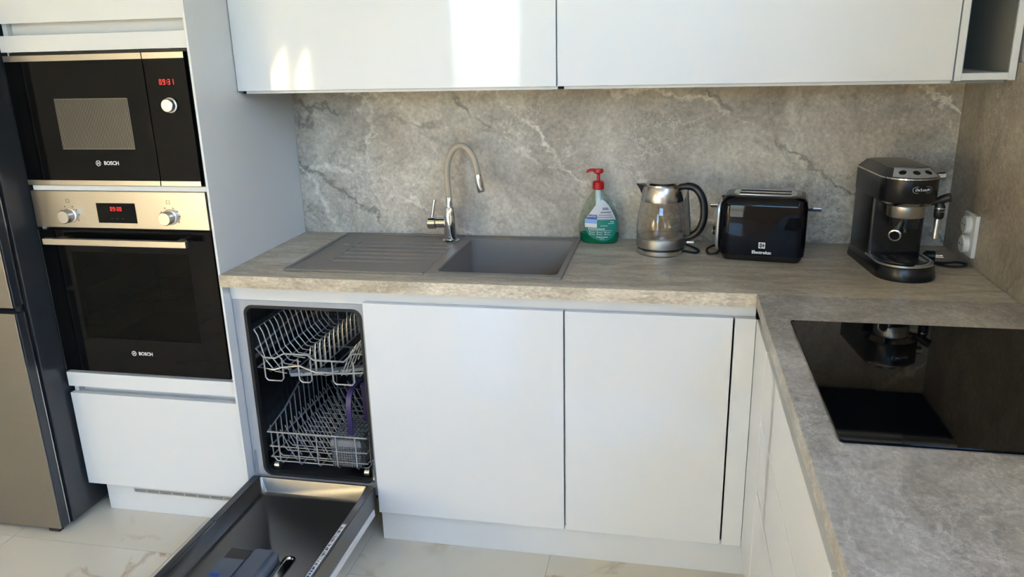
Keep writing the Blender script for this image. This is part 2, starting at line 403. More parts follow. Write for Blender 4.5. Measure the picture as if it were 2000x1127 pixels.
for q in ((a, b, c, c + .05), (a, b, d - .05, d), (a, a + .05, c + .05, d - .05), (b - .05, b, c + .05, d - .05)): obj('window_frame', B(.02, .08, *q), 'frame', t, smooth=False)
obj('pane', B(.046, .054, a + .05, b - .05, c + .05, d - .05), 'pane', t, smooth=False)
struct(obj('wall_sunblock', B(2.5, 3.0, -6.2, 1.5, -.06, 3.75), 'ground', smooth=False), 'added unseen wall keeping the sun off the right window')  # unseen block added to keep direct sun out of the right-wall glass
struct(obj('wall_left', B(LW - .1, LW, REAR - .1, 0, -.05, CEIL), 'beige', smooth=False))
struct(obj('ceiling', B(LW - .1, .1, REAR - .1, .1, CEIL, CEIL + .1), 'ceil', smooth=False))
mb = MB(); y0, y1 = REAR - .1, REAR
xs = sorted(set([LW, 0.0] + [v for w in WINS for v in w[:2]])); zs = sorted(set([-.05, CEIL] + [v for w in WINS for v in w[2:]]))
for i in range(len(xs) - 1):
    for j in range(len(zs) - 1):
        cx, cz = (xs[i] + xs[i + 1]) / 2, (zs[j] + zs[j + 1]) / 2
        if not any(w[0] < cx < w[1] and w[2] < cz < w[3] for w in WINS): mb.box(xs[i], xs[i + 1], y0, y1, zs[j], zs[j + 1])
struct(obj('wall_rear', mb, 'beige', smooth=False))
for k, (a, b, c, d) in enumerate(WINS):
    t = bpy.data.objects.new('window_%d' % (k + 1), None); t.location = ((a + b) / 2, REAR - .05, c); link(t); struct(t, 'glazed opening in the unseen rear wall')
    for q in ((a, b, c, c + .05), (a, b, d - .05, d), (a, a + .05, c + .05, d - .05), (b - .05, b, c + .05, d - .05)):
        obj('window_frame', B(q[0], q[1], REAR - .08, REAR - .02, q[2], q[3]), 'frame', t, smooth=False)
    obj('pane', B(a + .05, b - .05, REAR - .054, REAR - .046, c + .05, d - .05), 'pane', t, smooth=False)
struct(obj('ground', B(-16, 12, -22, 2, -.2, -.06), 'ground', smooth=False), 'paved terrace outside the windows')

# ------------------------------------------------------------------ key planes
XL = -2.176; ZC = .897; D = .599; R = .629; XR = -.622; YD = -.5715

# splash panels
o = obj('splashback_panel', B(XL + .001, -.011, -.010, -.0005, ZC + .0005, 1.46), 'splash', origin=(-1.09, -.005, ZC)); tag(o, 'long grey beige stone look splashback behind the sink and toaster', 'splashback')
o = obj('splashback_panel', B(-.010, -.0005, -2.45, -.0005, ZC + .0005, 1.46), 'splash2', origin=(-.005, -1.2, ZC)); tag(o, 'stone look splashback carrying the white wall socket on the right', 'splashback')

# worktops
SX0, SX1, SY0, SY1 = -2.000, -1.152, -.530, -.041
hx0, hx1, hy0, hy1 = SX0 + .015, SX1 - .015, SY0 + .015, SY1 - .015
mb = MB(); z0 = ZC - .037
mb.box(XL + .0008, hx0, -D, -.0105, z0, ZC); mb.box(hx1, -.0105, -D, -.0105, z0, ZC)
mb.box(hx0, hx1, -D, hy0, z0, ZC); mb.box(hx0, hx1, hy1, -.0105, z0, ZC)
o = obj('worktop', mb, 'top', origin=(-1.1, -.3, z0), smooth=False); tag(o, 'grey beige stone look worktop running under the sink, kettle and toaster', 'worktop')
o = obj('worktop', B(-R, -.0105, -2.45, -D - .0006, z0, ZC), 'top2', origin=(-.31, -1.5, z0), bevel=.002); tag(o, 'grey stone look worktop on the right holding the black hob', 'worktop')

# ------------------------------------------------------------------ fridge
fx0, fx1 = -3.42, -2.812
t = thing('fridge', 'brushed steel fridge freezer with dark grey sides at the left edge', 'fridge', ((fx0 + fx1) / 2, -.35, 0))
obj('body', B(fx0, fx1, -.655, -.04, .020, 1.88), 'fside', t, bevel=.004)
for nm, za, zb in (('freezer_door', .022, .782), ('fridge_door', .800, 1.88)):
    d = obj(nm, B(fx0, fx1 - .004, -.700, -.668, za, zb), 'fside', t, bevel=.003)
    obj('steel_front', B(fx0, fx1 - .007, -.706, -.7005, za, zb), 'steelv', d, bevel=.002)
    obj('edge_strip', B(fx1 - .0042, fx1 - .0022, -.672, -.669, za + .004, zb - .004), 'alu', d)
    obj('seal', B(fx0 + .01, fx1 - .012, -.668, -.655, za + .01, zb - .01), 'rubber', d)
hr = obj('grip_recess', B(fx0 + .1, -2.905, -.7068, -.7062, .700, .760), 'alu', t)
obj('grip_shadow', B(fx0 + .11, -2.915, -.7074, -.7069, .706, .752), 'rubber', hr)
obj('hinge', MB().cyl((fx1 - .02, -.67, .782), (fx1 - .02, -.67, .80), .012, n=14), 'rubber', t)
for x in (fx0 + .06, fx1 - .05):
    obj('foot', MB().cyl((x, -.62, .0005), (x, -.62, .0198), .022, n=14), 'rubber', t)
    obj('foot', MB().cyl((x, -.12, .0005), (x, -.12, .0198), .022, n=14), 'rubber', t)
obj('foot', B(fx1 - .07, fx1 - .03, -.692, -.672, .0005, .0215), 'rubber', t)

# ------------------------------------------------------------------ tall oven housing
TX0 = -2.800; F = -.573
t = thing('oven_housing', 'tall white cabinet housing the microwave and oven', 'cabinet', (-2.49, -.3, 0))
obj('side_panel', B(-2.1835, XL, -.589, -.002, .0005, 2.30), 'gloss', t, bevel=.0008)
obj('reveal_shade', B(-2.1940, -2.1840, -.560, -.50, .546, 1.546), 'black', t)  # black strip in place of the shade in the gap beside the ovens
obj('side_panel', B(TX0, TX0 + .016, -.55, -.002, .1185, 2.30), 'white', t)
obj('back_panel', B(TX0 + .016, -2.195, -.008, -.002, .118, 2.30), 'white', t)
for z in (.119, .530, 1.1435, 1.548): obj('shelf', B(TX0 + .0165, -2.1845 if z < .5 or z > 1.5 else -2.1945, -.552 if z != 1.1435 else -.572, -.009, z, z + .0145), 'white', t)
obj('top_panel', B(TX0 + .0165, -2.1945, -.55, -.009, 2.284, 2.30), 'white', t)
FX1 = -2.1855
obj('drawer_front', B(TX0, FX1, F, F + .019, .122, .4625), 'gloss', t, bevel=.001)
obj('fascia_strip', B(TX0, FX1, F, F + .019, .487, .537), 'gloss', t, bevel=.001)
p = MB().prism([(F + .02, .462), (F + .046, .455), (F + .046, .495), (F + .020, .4875), (F + .0195, .52), (F + .055, .52), (F + .055, .44), (F + .0195, .44)], 'x', TX0 + .017, FX1 - .001)
obj('finger_groove', p, 'white', t)
obj('fascia_strip', B(TX0, FX1, F, F + .019, 1.548, 1.5945), 'gloss', t, bevel=.001)
obj('finger_groove', B(TX0 + .017, FX1 - .001, F + .040, F + .055, 1.563, 1.66), 'white', t)
obj('door', B(TX0, FX1, F, F + .019, 1.6275, 2.296), 'gloss', t, bevel=.001)
pl = obj('plinth', B(-2.767, XL - .02, -.532, -.516, .0005, .118), 'plinth', t)
mbv = MB().box(-2.659, -2.215, -.5335, -.5322, .076, .0905); vent = obj('vent_grille', mbv, 'alu', pl)
for k in range(9): obj('slot', B(-2.655 + k * .0488, -2.655 + k * .0488 + .043, -.5345, -.5336, .079, .0875), 'liner', pl)

# ------------------------------------------------------------------ microwave
t = thing('microwave', 'built-in microwave with steel trim, small screen window and round knob', 'microwave', (-2.494, -.33, 1.1585))
obj('housing', B(-2.775, -2.215, -.550, -.10, 1.1595, 1.530), 'black', t)
obj('mounting_frame', B(-2.783, -2.1965, -.562, -.5505, 1.1585, 1.5465), 'black', t)
dr = obj('door', B(-2.791, -2.3365, -.579, -.5625, 1.1605, 1.5385), 'blackglass', t, bevel=.001)
cp = obj('control_panel', B(-2.3335, -2.2035, -.579, -.5625, 1.1605, 1.5385), 'blackglass', t, bevel=.001)
for pr, a, b in ((dr, -2.791, -2.3365), (cp, -2.3335, -2.2035)):
    obj('steel_strip', B(a, b, -.5808, -.5792, 1.5215, 1.5385), 'steel', pr, bevel=.0005)
    obj('steel_strip', B(a, b, -.5808, -.5792, 1.1605, 1.1755), 'steel', pr, bevel=.0005)
scr = obj('viewing_screen', B(-2.645, -2.402, -.5796, -.5791, 1.268, 1.415), 'mesh', dr)
mb = MB()
for k in range(46): mb.box(-2.643 + k * .00525, -2.643 + k * .00525 + .0026, -.5801, -.5797, 1.270, 1.413)
obj('screen_slit', mb, 'black', dr, smooth=False)['kind'] = 'stuff'
emblem(-2.5335, -.5797, 1.227, .0085, dr)
text('lettering', 'BOSCH', .0155, 'print', dr, facing_front(-2.489, -.5797, 1.227), bold=.0004)
digits('09:31', -2.291, -.5797, 1.450, .015, cp)
kb = obj('knob', MB().lathe([(.0215, 0), (.0215, .003), (.0185, .004), (.0185, .017), (.0165, .019)], 28), 'alu', t, world=False)
for v in kb.data.vertices: v.co = Matrix.Rotation(PI / 2, 4, 'X') @ v.co + Vector((-2.266 + 2.494, -.579 + .33, 1.393 - 1.1585))

# ------------------------------------------------------------------ oven
t = thing('oven', 'built-in oven with steel control panel and black glass door', 'oven', (-2.494, -.33, .5475))
mb = MB()                      # cavity, open at the front
for q in ((-2.78, -2.72, -.545, -.10, .56, 1.02), (-2.265, -2.21, -.545, -.10, .56, 1.02), (-2.72, -2.265, -.14, -.10, .56, 1.02), (-2.72, -2.265, -.545, -.14, .56, .62), (-2.72, -2.265, -.545, -.14, .97, 1.02)): mb.box(*q)
cv = obj('cavity', mb, 'cavity', t, smooth=False)
obj('housing', B(-2.78, -2.21, -.555, -.10, 1.022, 1.140), 'black', t)
mb = MB()
for k in range(9): mb.cyl((-2.715 + .0555 * k, -.53, .745), (-2.715 + .0555 * k, -.16, .745), .0022, n=6)
for y in (-.53, -.40, -.28, -.16): mb.cyl((-2.718, y, .745), (-2.267, y, .745), .0032, n=6)
obj('wire_shelf', mb, 'chrome', t)
for x in (-2.716, -2.269):
    for z in (.68, .72, .81, .875): obj('side_rail', MB().cyl((x, -.53, z), (x, -.16, z), .0025, n=6), 'chrome', t)
cp = obj('control_panel', B(-2.791, -2.197, -.579, -.556, 1.0285, 1.1425), 'steel', t, bevel=.0015)
dsp = obj('display', B(-2.567, -2.435, -.5802, -.5792, 1.046, 1.107), 'blackglass', cp)
digits('09:30', -2.520, -.5807, 1.083, .0125, dsp)
mb = MB()
for dx in (-.018, 0, .018): mb.box(-2.501 + dx - .0025, -2.501 + dx + .0025, -.5806, -.5803, 1.0595, 1.0605)
obj('touch_mark', mb, 'labelk', dsp, smooth=False)
for x in (-2.665, -2.322):
    k = obj('knob', MB().lathe([(.0235, 0), (.0235, .003), (.0195, .0045), (.0205, .028), (.0185, .031)], 30), 'alu', t, world=False)
    for v in k.data.vertices: v.co = Matrix.Rotation(PI / 2, 4, 'X') @ v.co + Vector((x + 2.494, -.579 + .33, 1.067 - .5475))
    mb = MB()
    for q in ((-.0055, .0055, .0395, .0403), (-.0055, .0055, .0497, .0505), (-.0055, -.0047, .0395, .0505), (.0047, .0055, .0395, .0505)): mb.box(x + q[0], x + q[1], -.5796, -.5791, 1.067 + q[2], 1.067 + q[3])
    for a in (150, 115, 65, 35, 5, -30): mb.box(x + .032 * math.cos(math.radians(a)) - .0016, x + .032 * math.cos(math.radians(a)) + .0016, -.5796, -.5791, 1.067 + .03 * math.sin(math.radians(a)) - .0016, 1.067 + .03 * math.sin(math.radians(a)) + .0016)
    obj('dial_mark', mb, 'dprint', cp, smooth=False)
mb = MB()                      # black glass door around the viewing window
wx0, wx1, wz0, wz1 = -2.690, -2.282, .665, .952
for q in ((-2.791, wx0, .548, 1.020), (wx1, -2.197, .548, 1.020), (wx0, wx1, .548, wz0), (wx0, wx1, wz1, 1.020)): mb.box(q[0], q[1], -.577, -.556, q[2], q[3])
dr = obj('door', mb, 'blackglass', t, smooth=False)
obj('door_window', B(wx0, wx1, -.5772, -.572, wz0, wz1), 'ovenglass', dr, smooth=False)
obj('edge_trim', B(-2.7925, -2.7912, -.578, -.556, .549, 1.019), 'alu', dr)
h = obj('handle', B(-2.737, -2.250, -.630, -.614, .9845, 1.0045), 'steel', dr, bevel=.002)
for x in (-2.70, -2.288): obj('handle_post', B(x - .008, x + .008, -.6145, -.577, .988, 1.001), 'steel', dr)
emblem(-2.5275, -.5777, .6185, .0085, dr)
text('lettering', 'BOSCH', .0155, 'print', dr, facing_front(-2.4855, -.5777, .6185), bold=.0004)

# ------------------------------------------------------------------ dishwasher
DX0, DX1 = -2.1735, -1.7425
t = thing('dishwasher', 'slim integrated dishwasher with its door folded down and racks inside', 'dishwasher', ((DX0 + DX1) / 2, -.3, .118))
TY = -.548
inner = rr(-2.141, -1.752, .200, .790, .030); outer = rr(DX0, DX1, .160, .806, .002)
F3 = lambda poly, y: [(x, y, z) for x, z in poly]
mb = MB().rings([F3(outer, TY + .03), F3(outer, TY), F3(inner, TY), F3(inner, TY + .03)], closed=True)
obj('front_frame', mb, 'dwframe', t)
gi = rr(-2.137, -1.756, .204, .786, .027)
obj('door_seal', MB().rings([F3(inner, TY - .0005), F3(rr(-2.131, -1.762, .210, .780, .022), TY - .0005), F3(rr(-2.131, -1.762, .210, .780, .022), TY + .02), F3(inner, TY + .02)], closed=True), 'rubber', t)
mb = MB().rings([F3(inner, TY + .0305), F3(inner, -.03)], c0=False, c1=True); obj('tub', mb, 'darksteel', t)
obj('casing', MB().rings([F3(outer, TY + .031), F3(outer, -.02)], c0=False, c1=True), 'alu', t)
for x in (DX0 + .01, DX1 - .035): obj('base_foot', B(x, x + .025, -.50, -.06, .118, .16), 'black', t)
obj('floor_pan', B(-2.12, -1.77, -.53, -.05, .2015, .2055), 'black', t)
for x in (-2.105, -1.79): obj('roller', MB().cyl((x - .008, -.515, .222), (x + .008, -.515, .222), .014, n=14), 'alu', t)
# guide rails with rivets
for x in (-2.138, -1.757):
    rl = obj('guide_rail', B(x - .002, x + .002, -.53, -.06, .600, .612), 'alu', t)
for k in range(6): obj('rivet', MB().cyl((-2.1405, -.535, .27 + .085 * k), (-2.136, -.535, .27 + .085 * k), .004, n=10), 'chrome', t)
wr = .0021
# upper rack
ux0, ux1, uy0, uy1 = -2.122, -1.772, -.535, -.065
mb = MB()
rim = [(ux0, uy0, .640), (ux0, uy1, .675), (ux1, uy1, .675), (ux1, uy0, .640), (-1.80, uy0, .640), (-1.83, uy0, .612), (-1.93, uy0, .612), (-1.95, uy0, .628), (-2.03, uy0, .628), (-2.06, uy0, .612), (-2.10, uy0, .612)]
mb.tube(rim, .0032, 7, closed=True)
low = [(ux0, uy0, .578), (ux0, uy1, .578), (ux1, uy1, .578), (ux1, uy0, .578), (-1.83, uy0, .572), (-1.93, uy0, .572), (-1.98, uy0, .590), (-2.04, uy0, .582), (-2.07, uy0, .572)]
mb.tube(low, .0030, 7, closed=True)
for x, w in ((ux0 + .022, .062), (ux0 + .138, .042), (ux0 + .252, .070)):
    mb.tube([(x, uy0, .613), (x, uy0, .545), (x + .008, uy0, .535), (x + w - .008, uy0, .535), (x + w, uy0, .545), (x + w, uy0, .613)], .0026, 6)
for k in range(9):
    x = ux0 + .03 + k * .037; mb.tube([(x, uy0, .575), (x, uy0 + .02, .557), (x, uy1, .557), (x, uy1, .675)], wr, 5)
ur = obj('upper_rack', mb, 'wire', t)
mb = MB()
for k in range(15):
    y = uy0 + .012 + k * .0325
    mb.tube([(ux0 - .006, y, .700), (ux0 + .004, y, .68), (ux0 + .022, y, .60), (ux0 + .05, y, .562), (ux0 + .09, y, .557)], wr, 5)
mb.tube([(ux0 - .006, uy0 + .012, .700), (ux0 - .006, uy1, .700)], wr, 5)
obj('side_tine', mb, 'wire', ur)
mb = MB()
for k in range(13):          # row of little hoops down the middle
    y = uy0 + .01 + k * .036
    mb.tube([(-1.945, y, .557), (-1.945, y, .625), (-1.945, y + .008, .645), (-1.945, y + .016, .648), (-1.945, y + .024, .640), (-1.945, y + .030, .557)], wr, 5)
obj('middle_tine', mb, 'wire', ur)
mb = MB()
for k in range(13):
    y = uy0 + .02 + k * .034
    mb.tube([(-1.85, y, .557), (-1.82, y, .625), (-1.79, y, .665)], wr, 5)
    mb.tube([(ux1, y, .66), (ux1, y, .578), (-1.79, y, .557)], wr, 5)
for q in range(3): mb.tube([(-1.845 + .022 * q, uy0 + .01, .580 + .035 * q), (-1.845 + .022 * q, uy1, .580 + .035 * q)], wr, 5)
obj('cup_shelf', mb, 'wire', ur)
sp = MB().rings([[(-1.955 + a * .16 + (.02 * math.cos(q * PI / 6)) * wd, -.40 + a * .05 + .02 * math.sin(q * PI / 6) * wd, z) for q in range(12)] for a, wd, z in ((-.5, .3, .528), (-.5, .9, .530), (-.5, .9, .538), (-.5, .3, .540))])
mb = MB(); pts = [(-2.06, -.46), (-2.045, -.478), (-1.95, -.452), (-1.93, -.458), (-1.91, -.44), (-1.815, -.39), (-1.81, -.37), (-1.83, -.368), (-1.92, -.41), (-1.95, -.415), (-2.05, -.445)]
mb.rings([[(x, y, .524) for x, y in pts], [(x, y, .537) for x, y in pts]]); obj('spray_arm', mb, 'sprayarm', t, bevel=.003)
# lower rack
lx0, lx1, ly0, ly1 = -2.118, -1.776, -.535, -.065
mb = MB()
mb.tube([(lx0, ly0, .352), (lx0, ly0 + .12, .375), (lx0, ly1 - .1, .47), (lx0, ly1, .47), (lx1, ly1, .47), (lx1, ly1 - .1, .47), (lx1, ly0 + .12, .375), (lx1, ly0, .352)], .0032, 7, closed=True)
for z in (.300, .262): mb.tube([(lx0 + .004, ly0, z), (lx0 + .004, ly1, z), (lx1 - .004, ly1, z), (lx1 - .004, ly0, z)], .0027, 6, closed=True)
for k in range(5):
    x = lx0 + .035 + k * .0665
    mb.tube([(x, ly0, .352), (x, ly0, .246), (x, ly0 + .012, .234), (x, ly1, .234), (x, ly1, .47)], .0025, 6)
for k in range(13):
    y = ly0 + .02 + k * .036; zt = .365 + max(0, (k - 2)) * .011
    mb.tube([(lx0, y, min(.47, zt)), (lx0, y, .25), (lx0 + .012, y, .236), (lx1 - .012, y, .236), (lx1, y, .25), (lx1, y, min(.47, zt))], wr, 5)
lr = obj('lower_rack', mb, 'wire', t)
for xb in (-2.07, -2.005, -1.94):
    mb = MB()
    for k in range(13):
        y = ly0 + .03 + k * .034; mb.tube([(xb + .03, y, .238), (xb + .012, y, .27), (xb - .02, y, .345)], wr, 5)
    obj('plate_tine', mb, 'wire', lr)
# open door: inner lining, rim, dispenser, decor panel
DY0, DY1 = -.568, -1.178
def ringz(x0, x1, y0, y1, r, z, n=4): return [(x, y, z) for x, y in rr(x0, x1, y0, y1, r, n)]
mb = MB().rings([ringz(-2.170, -1.746, DY1, DY0, .004, .140), ringz(-2.170, -1.746, DY1, DY0, .004, .205), ringz(-2.144, -1.770, DY1 + .03, DY0 - .006, .008, .205),
                 ringz(-2.132, -1.784, DY1 + .05, DY0 - .018, .016, .160), ringz(-2.124, -1.792, DY1 + .058, DY0 - .026, .016, .154)], c0=True, c1=True)
d = obj('door', mb, 'traysteel', t)
obj('rim_seal', MB().box(-2.1655, -2.1445, DY1 + .35, DY0 - .002, .2052, .2075), 'fside', d)
obj('rim_seal', MB().box(-2.1655, -2.1500, DY1 + .02, DY1 + .349, .2052, .2065), 'fside', d)
obj('rim_trim', B(-1.768, -1.7485, DY1 + .004, DY0 - .004, .2052, .2062), 'alu', d)
st = obj('type_sticker', B(-1.7665, -1.7535, DY1 + .02, -.785, .2063, .2068), 'print', d, smooth=False)
mb = MB(); y = -.80
for k in range(26):
    w = random.choice((.002, .003, .005)); mb.box(-1.7645, -1.7585 if k % 3 else -1.756, y - w, y, .2069, .2071); y -= w + random.choice((.002, .004, .007))
obj('sticker_print', mb, 'dprint', d, smooth=False)
mb = MB(); y = -.99
for k in range(14):
    mb.box(-1.7645, -1.757, y - .006, y, .2069, .2071); y -= .0105
obj('sticker_print', mb, 'labelb', d, smooth=False)
obj('decor_panel', B(-2.172, -1.7425, DY1 - .12, -.598, .117, .1395), 'gloss', d, bevel=.001)
ds = obj('detergent_dispenser', MB().rings([ringz(-2.058, -1.905, -1.07, -.905, .012, .1545), ringz(-2.058, -1.905, -1.07, -.905, .012, .178), ringz(-2.050, -1.913, -1.062, -.913, .012, .186)]), 'dispenser', t)
obj('dispenser_lid', MB().rings([ringz(-1.972, -1.914, -1.058, -.915, .006, .1865), ringz(-1.968, -1.918, -1.054, -.919, .006, .195)]), 'dispenser', ds)
obj('dispenser_cup', MB().box(-2.045, -1.98, -.965, -.918, .1862, .1875), 'black', ds)
obj('dispenser_latch', MB().box(-2.048, -1.978, -1.055, -.968, .1862, .1915), 'dispenser', ds)
obj('blue_mark', MB().box(-2.038, -2.010, -1.048, -1.036, .1917, .1921), 'labelb', ds)
obj('trough', MB().rings([ringz(-1.897, -1.862, -1.12, -.890, .014, .1542), ringz(-1.897, -1.862, -1.12, -.890, .014, .1595), ringz(-1.892, -1.867, -1.115, -.895, .011, .1595), ringz(-1.890, -1.869, -1.113, -.897, .010, .1555)]), 'chrome', d)
for x in (-2.162, -1.7545):
    obj('hinge_arm', MB().prism([(-.556, .21), (-.549, .21), (-.549, .285), (-.552, .29), (-.558, .25)], 'x', x - .002, x + .002), 'chrome', t)

# cutlery basket standing in the lower rack
t = thing('cutlery_basket', 'grey cutlery basket with a purple handle in the lower rack', 'basket', (-1.852, -.43, .2385))
bx0, bx1, by0, by1, bz0, bz1 = -1.905, -1.803, -.526, -.36, .2385, .335
mb = MB(); mb.box(bx0, bx1, by0, by1, bz0, bz0 + .003)
def lattice(mb, fx, n, m, w, h, e):
    for i in range(n + 1): fx(mb, i * (w - e) / n, i * (w - e) / n + e, 0, h)
    for j in range(m + 1): fx(mb, 0, w, j * (h - e) / m, j * (h - e) / m + e)
H = bz1 - bz0
for y in (by0, by1): lattice(mb, lambda q, a, b, c, d2: q.box(bx0 + a, bx0 + b, y, y + .002, bz0 + c, bz0 + d2), 12, 11, bx1 - bx0, H, .003)
for x in (bx0, bx1 - .002): lattice(mb, lambda q, a, b, c, d2: q.box(x, x + .002, by0 + a, by0 + b, bz0 + c, bz0 + d2), 14, 11, by1 - by0, H, .003)
for y in (by0 - .001,): mb.box(bx0 - .001, bx1 + .001, y, y + .002, bz1 - .022, bz1)
bk = obj('basket_body', mb, 'basket', t, smooth=False)
mb = MB(); lattice(mb, lambda q, a, b, c, d2: q.box(bx0 + a, bx0 + b, by0 + c, by0 + d2, bz1 + .0005, bz1 + .004), 7, 10, bx1 - bx0, by1 - by0, .0035)
obj('slotted_lid', mb, 'basket', t, smooth=False)
mb = MB(); cy = -.44; pth = [(-1.848, cy - .05, bz1 + .002), (-1.848, cy - .052, .43), (-1.846, cy - .04, .475), (-1.842, cy - .01, .492), (-1.838, cy + .03, .492), (-1.836, cy + .052, .47), (-1.836, cy + .056, bz1 + .002)]
sm = smooth_path(pth, 5); RR = []
for i, q in enumerate(sm):
    tt = (sm[min(i + 1, len(sm) - 1)] - sm[max(i - 1, 0)]).normalized(); u = Vector((1, 0, 0)); w = tt.cross(u).normalized()
    RR.append([q + .009 * a * u + .0035 * b * w for a, b in ((-1, -1), (1, -1), (1, 1), (-1, 1))])
obj('handle', MB().rings(RR), 'purple', t, bevel=.001)

# ------------------------------------------------------------------ base cabinets (back run)
def cab_x(name, label, x0, x1, door_x0, door_x1):
    t = thing(name, label, 'cabinet', ((x0 + x1) / 2, -.3, .118))
    for a in (x0, x1 - .016): obj('side_panel', B(a, a + .016, -.545, -.02, .1185, .8585), 'white', t)
    obj('bottom_panel', B(x0 + .0165, x1 - .0165, -.55, -.02, .1185, .1345), 'white', t)
    obj('door', B(door_x0, door_x1, YD, YD + .019, .114, .818), 'gloss', t, bevel=.0012)
    return t
cab_x('sink_cabinet', 'white glossy base cabinet under the sink, beside the open dishwasher', -1.7405, -1.1400, -1.7385, -1.1425)
cab_x('base_cabinet', 'white glossy base cabinet next to the corner, below the toaster', -1.1395, -.6805, -1.1378, -.6825)
t = thing('corner_filler', 'narrow white filler strip in the inner corner of the base units', 'filler panel', (-.65, -.56, .114))
obj('front_strip', B(-.6775, XR - .0005, YD, YD + .019, .114, .818), 'gloss', t, bevel=.001)
obj('side_strip', B(XR, XR + .019, YD - .2355, YD - .0005, .114, .818), 'gloss', t, bevel=.001)
# finger rails under the worktop
t = thing('finger_rail', 'white recessed finger rail under the sink worktop', 'handle rail', (-1.4, -.55, .80))
obj('rail_profile', MB().prism([(-.5475, .8595), (-.553, .8595), (-.553, .826), (-.5485, .815), (-.5485, .807), (-.5475, .807)], 'x', -2.1745, -.6235), 'white', t)
t = thing('finger_rail', 'white recessed finger rail under the hob worktop', 'handle rail', (-.60, -1.5, .80))
obj('rail_profile', MB().prism([(-.602, .8595), (-.6065, .8595), (-.6065, .826), (-.602, .815)], 'y', -2.44, -.5535), 'plinth', t)
for y in (-.69, -.83, -1.64): obj('rail_joint', B(-.6085, -.6066, y - .0025, y + .0025, .819, .8594), 'print', t)
# plinths
o = obj('plinth_board', B(-1.7405, -.5905, -.546, -.53, .0005, .1135), 'plinth', origin=(-1.16, -.54, .0005)); tag(o, 'white plinth board below the sink cabinet doors', 'plinth')
o = obj('plinth_board', B(-.590, -.574, -2.44, -.5465, .0005, .1135), 'plinth', origin=(-.58, -1.5, .0005)); tag(o, 'white plinth board below the right hand drawers', 'plinth')

# right run drawers
def drawers(label, ya, yb):
    t = thing('drawer_cabinet', label, 'cabinet', (-.31, (ya + yb) / 2, .118))
    for y in (ya, yb + .016): obj('side_panel', B(-.60, -.02, y - .016, y, .1185, .85), 'white', t)
    obj('back_panel', B(-.026, -.02, yb + .017, ya - .017, .1185, .85), 'white', t)
    obj('bottom_panel', B(-.60, -.0265, yb + .017, ya - .017, .1185, .1345), 'white', t)
    for a, b in ((.114, .4515), (.4575, .634), (.6365, .818)):
        obj('drawer_front', B(XR, XR + .019, yb + .0015, ya - .0015, a, b), 'gloss', t, bevel=.0012)
drawers('white glossy drawer unit directly below the black hob', YD - .2385, -1.640)
drawers('white glossy drawer unit nearest the camera below the right worktop', -1.6405, -2.44)

# ------------------------------------------------------------------ upper cabinets
UY = -.367; ZU = 1.419
def upper(label, x0, x1, dx0, dx1):
    t = thing('wall_cabinet', label, 'cabinet', ((x0 + x1) / 2, -.18, ZU))
    for a in (x0, x1 - .016): obj('side_panel', B(a, a + .016, UY + .021, -.0105, ZU + .008, 2.28), 'white', t)
    obj('bottom_panel', B(x0, x1, UY + .034, -.0105, ZU - .009, ZU + .0075), 'under', t)  # painted near black for the shade under the cabinet
    obj('edge_strip', B(x0 + .018, x1, UY + .021, UY + .0335, ZU - .009, ZU + .0075), 'white', t)
    obj('top_panel', B(x0 + .017, x1 - .017, UY + .021, -.0105, 2.264, 2.28), 'white', t)
    obj('flap_door', B(dx0, dx1, UY, UY + .019, ZU, 2.28), 'gloss', t, bevel=.0012)
upper('glossy white wall cabinet beside the tall housing, above the sink', -2.1745, -1.1855, -2.1735, -1.1868)
upper('glossy white wall cabinet above the kettle and toaster', -1.1850, -.1565, -1.1832, -.1590)
t = thing('open_niche', 'narrow open niche unit with grey lining at the end of the wall cabinets', 'shelf unit', (-.079, -.18, ZU - .006))
NX0, NX1 = -.1555, -.012
obj('side_panel', B(NX0, NX0 + .017, UY, -.0105, ZU - .002, 2.28), 'white', t, bevel=.0008)
obj('side_panel', B(NX1 - .017, NX1, UY, -.0105, ZU - .002, 2.28), 'white', t, bevel=.0008)
obj('bottom_panel', B(NX0 + .0172, NX1 - .0172, UY + .0005, -.0105, ZU - .001, ZU + .017), 'white', t, bevel=.0008)
obj('top_panel', B(NX0 + .0172, NX1 - .0172, UY + .0005, -.0105, 2.262, 2.28), 'white', t)
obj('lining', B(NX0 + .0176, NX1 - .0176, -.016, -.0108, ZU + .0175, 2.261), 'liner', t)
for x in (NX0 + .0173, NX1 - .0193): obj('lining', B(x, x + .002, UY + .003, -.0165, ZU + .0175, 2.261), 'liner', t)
obj('underside_shade', B(NX0 + .0005, NX1 - .0005, UY + .034, -.0105, ZU - .0040, ZU - .0022), 'under', t)  # thin dark sheet added as the shade below the niche
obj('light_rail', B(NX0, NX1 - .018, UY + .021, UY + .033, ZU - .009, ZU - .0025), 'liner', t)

# ------------------------------------------------------------------ sink
t = thing('sink', 'grey brown composite sink with bowl on the right and grooved drainer', 'sink', (-1.576, -.286, ZC))
bx0, bx1, by0, by1 = -1.527, -1.170, -.498, -.083; zt = ZC + .0055
def rz(x0, x1, y0, y1, r, z): return [(x, y, z) for x, y in rr(x0, x1, y0, y1, r, 5)]
mb = MB().rings([rz(-1.560, SX1, SY0, SY1, .004, ZC + .0006), rz(-1.560, SX1, SY0, SY1, .004, zt - .002), rz(-1.5585, SX1 - .002, SY0 + .002, SY1 - .002, .004, zt),
                 rz(bx0 - .003, bx1 + .003, by0 - .003, by1 + .003, .022, zt), rz(bx0, bx1, by0, by1, .020, zt - .003), rz(bx0 + .008, bx1 - .008, by0 + .008, by1 - .008, .03, ZC - .165), rz(bx0 + .03, bx1 - .03, by0 + .03, by1 - .03, .03, ZC - .19)], c0=False, c1=True)
obj('bowl', mb, 'sink', t)
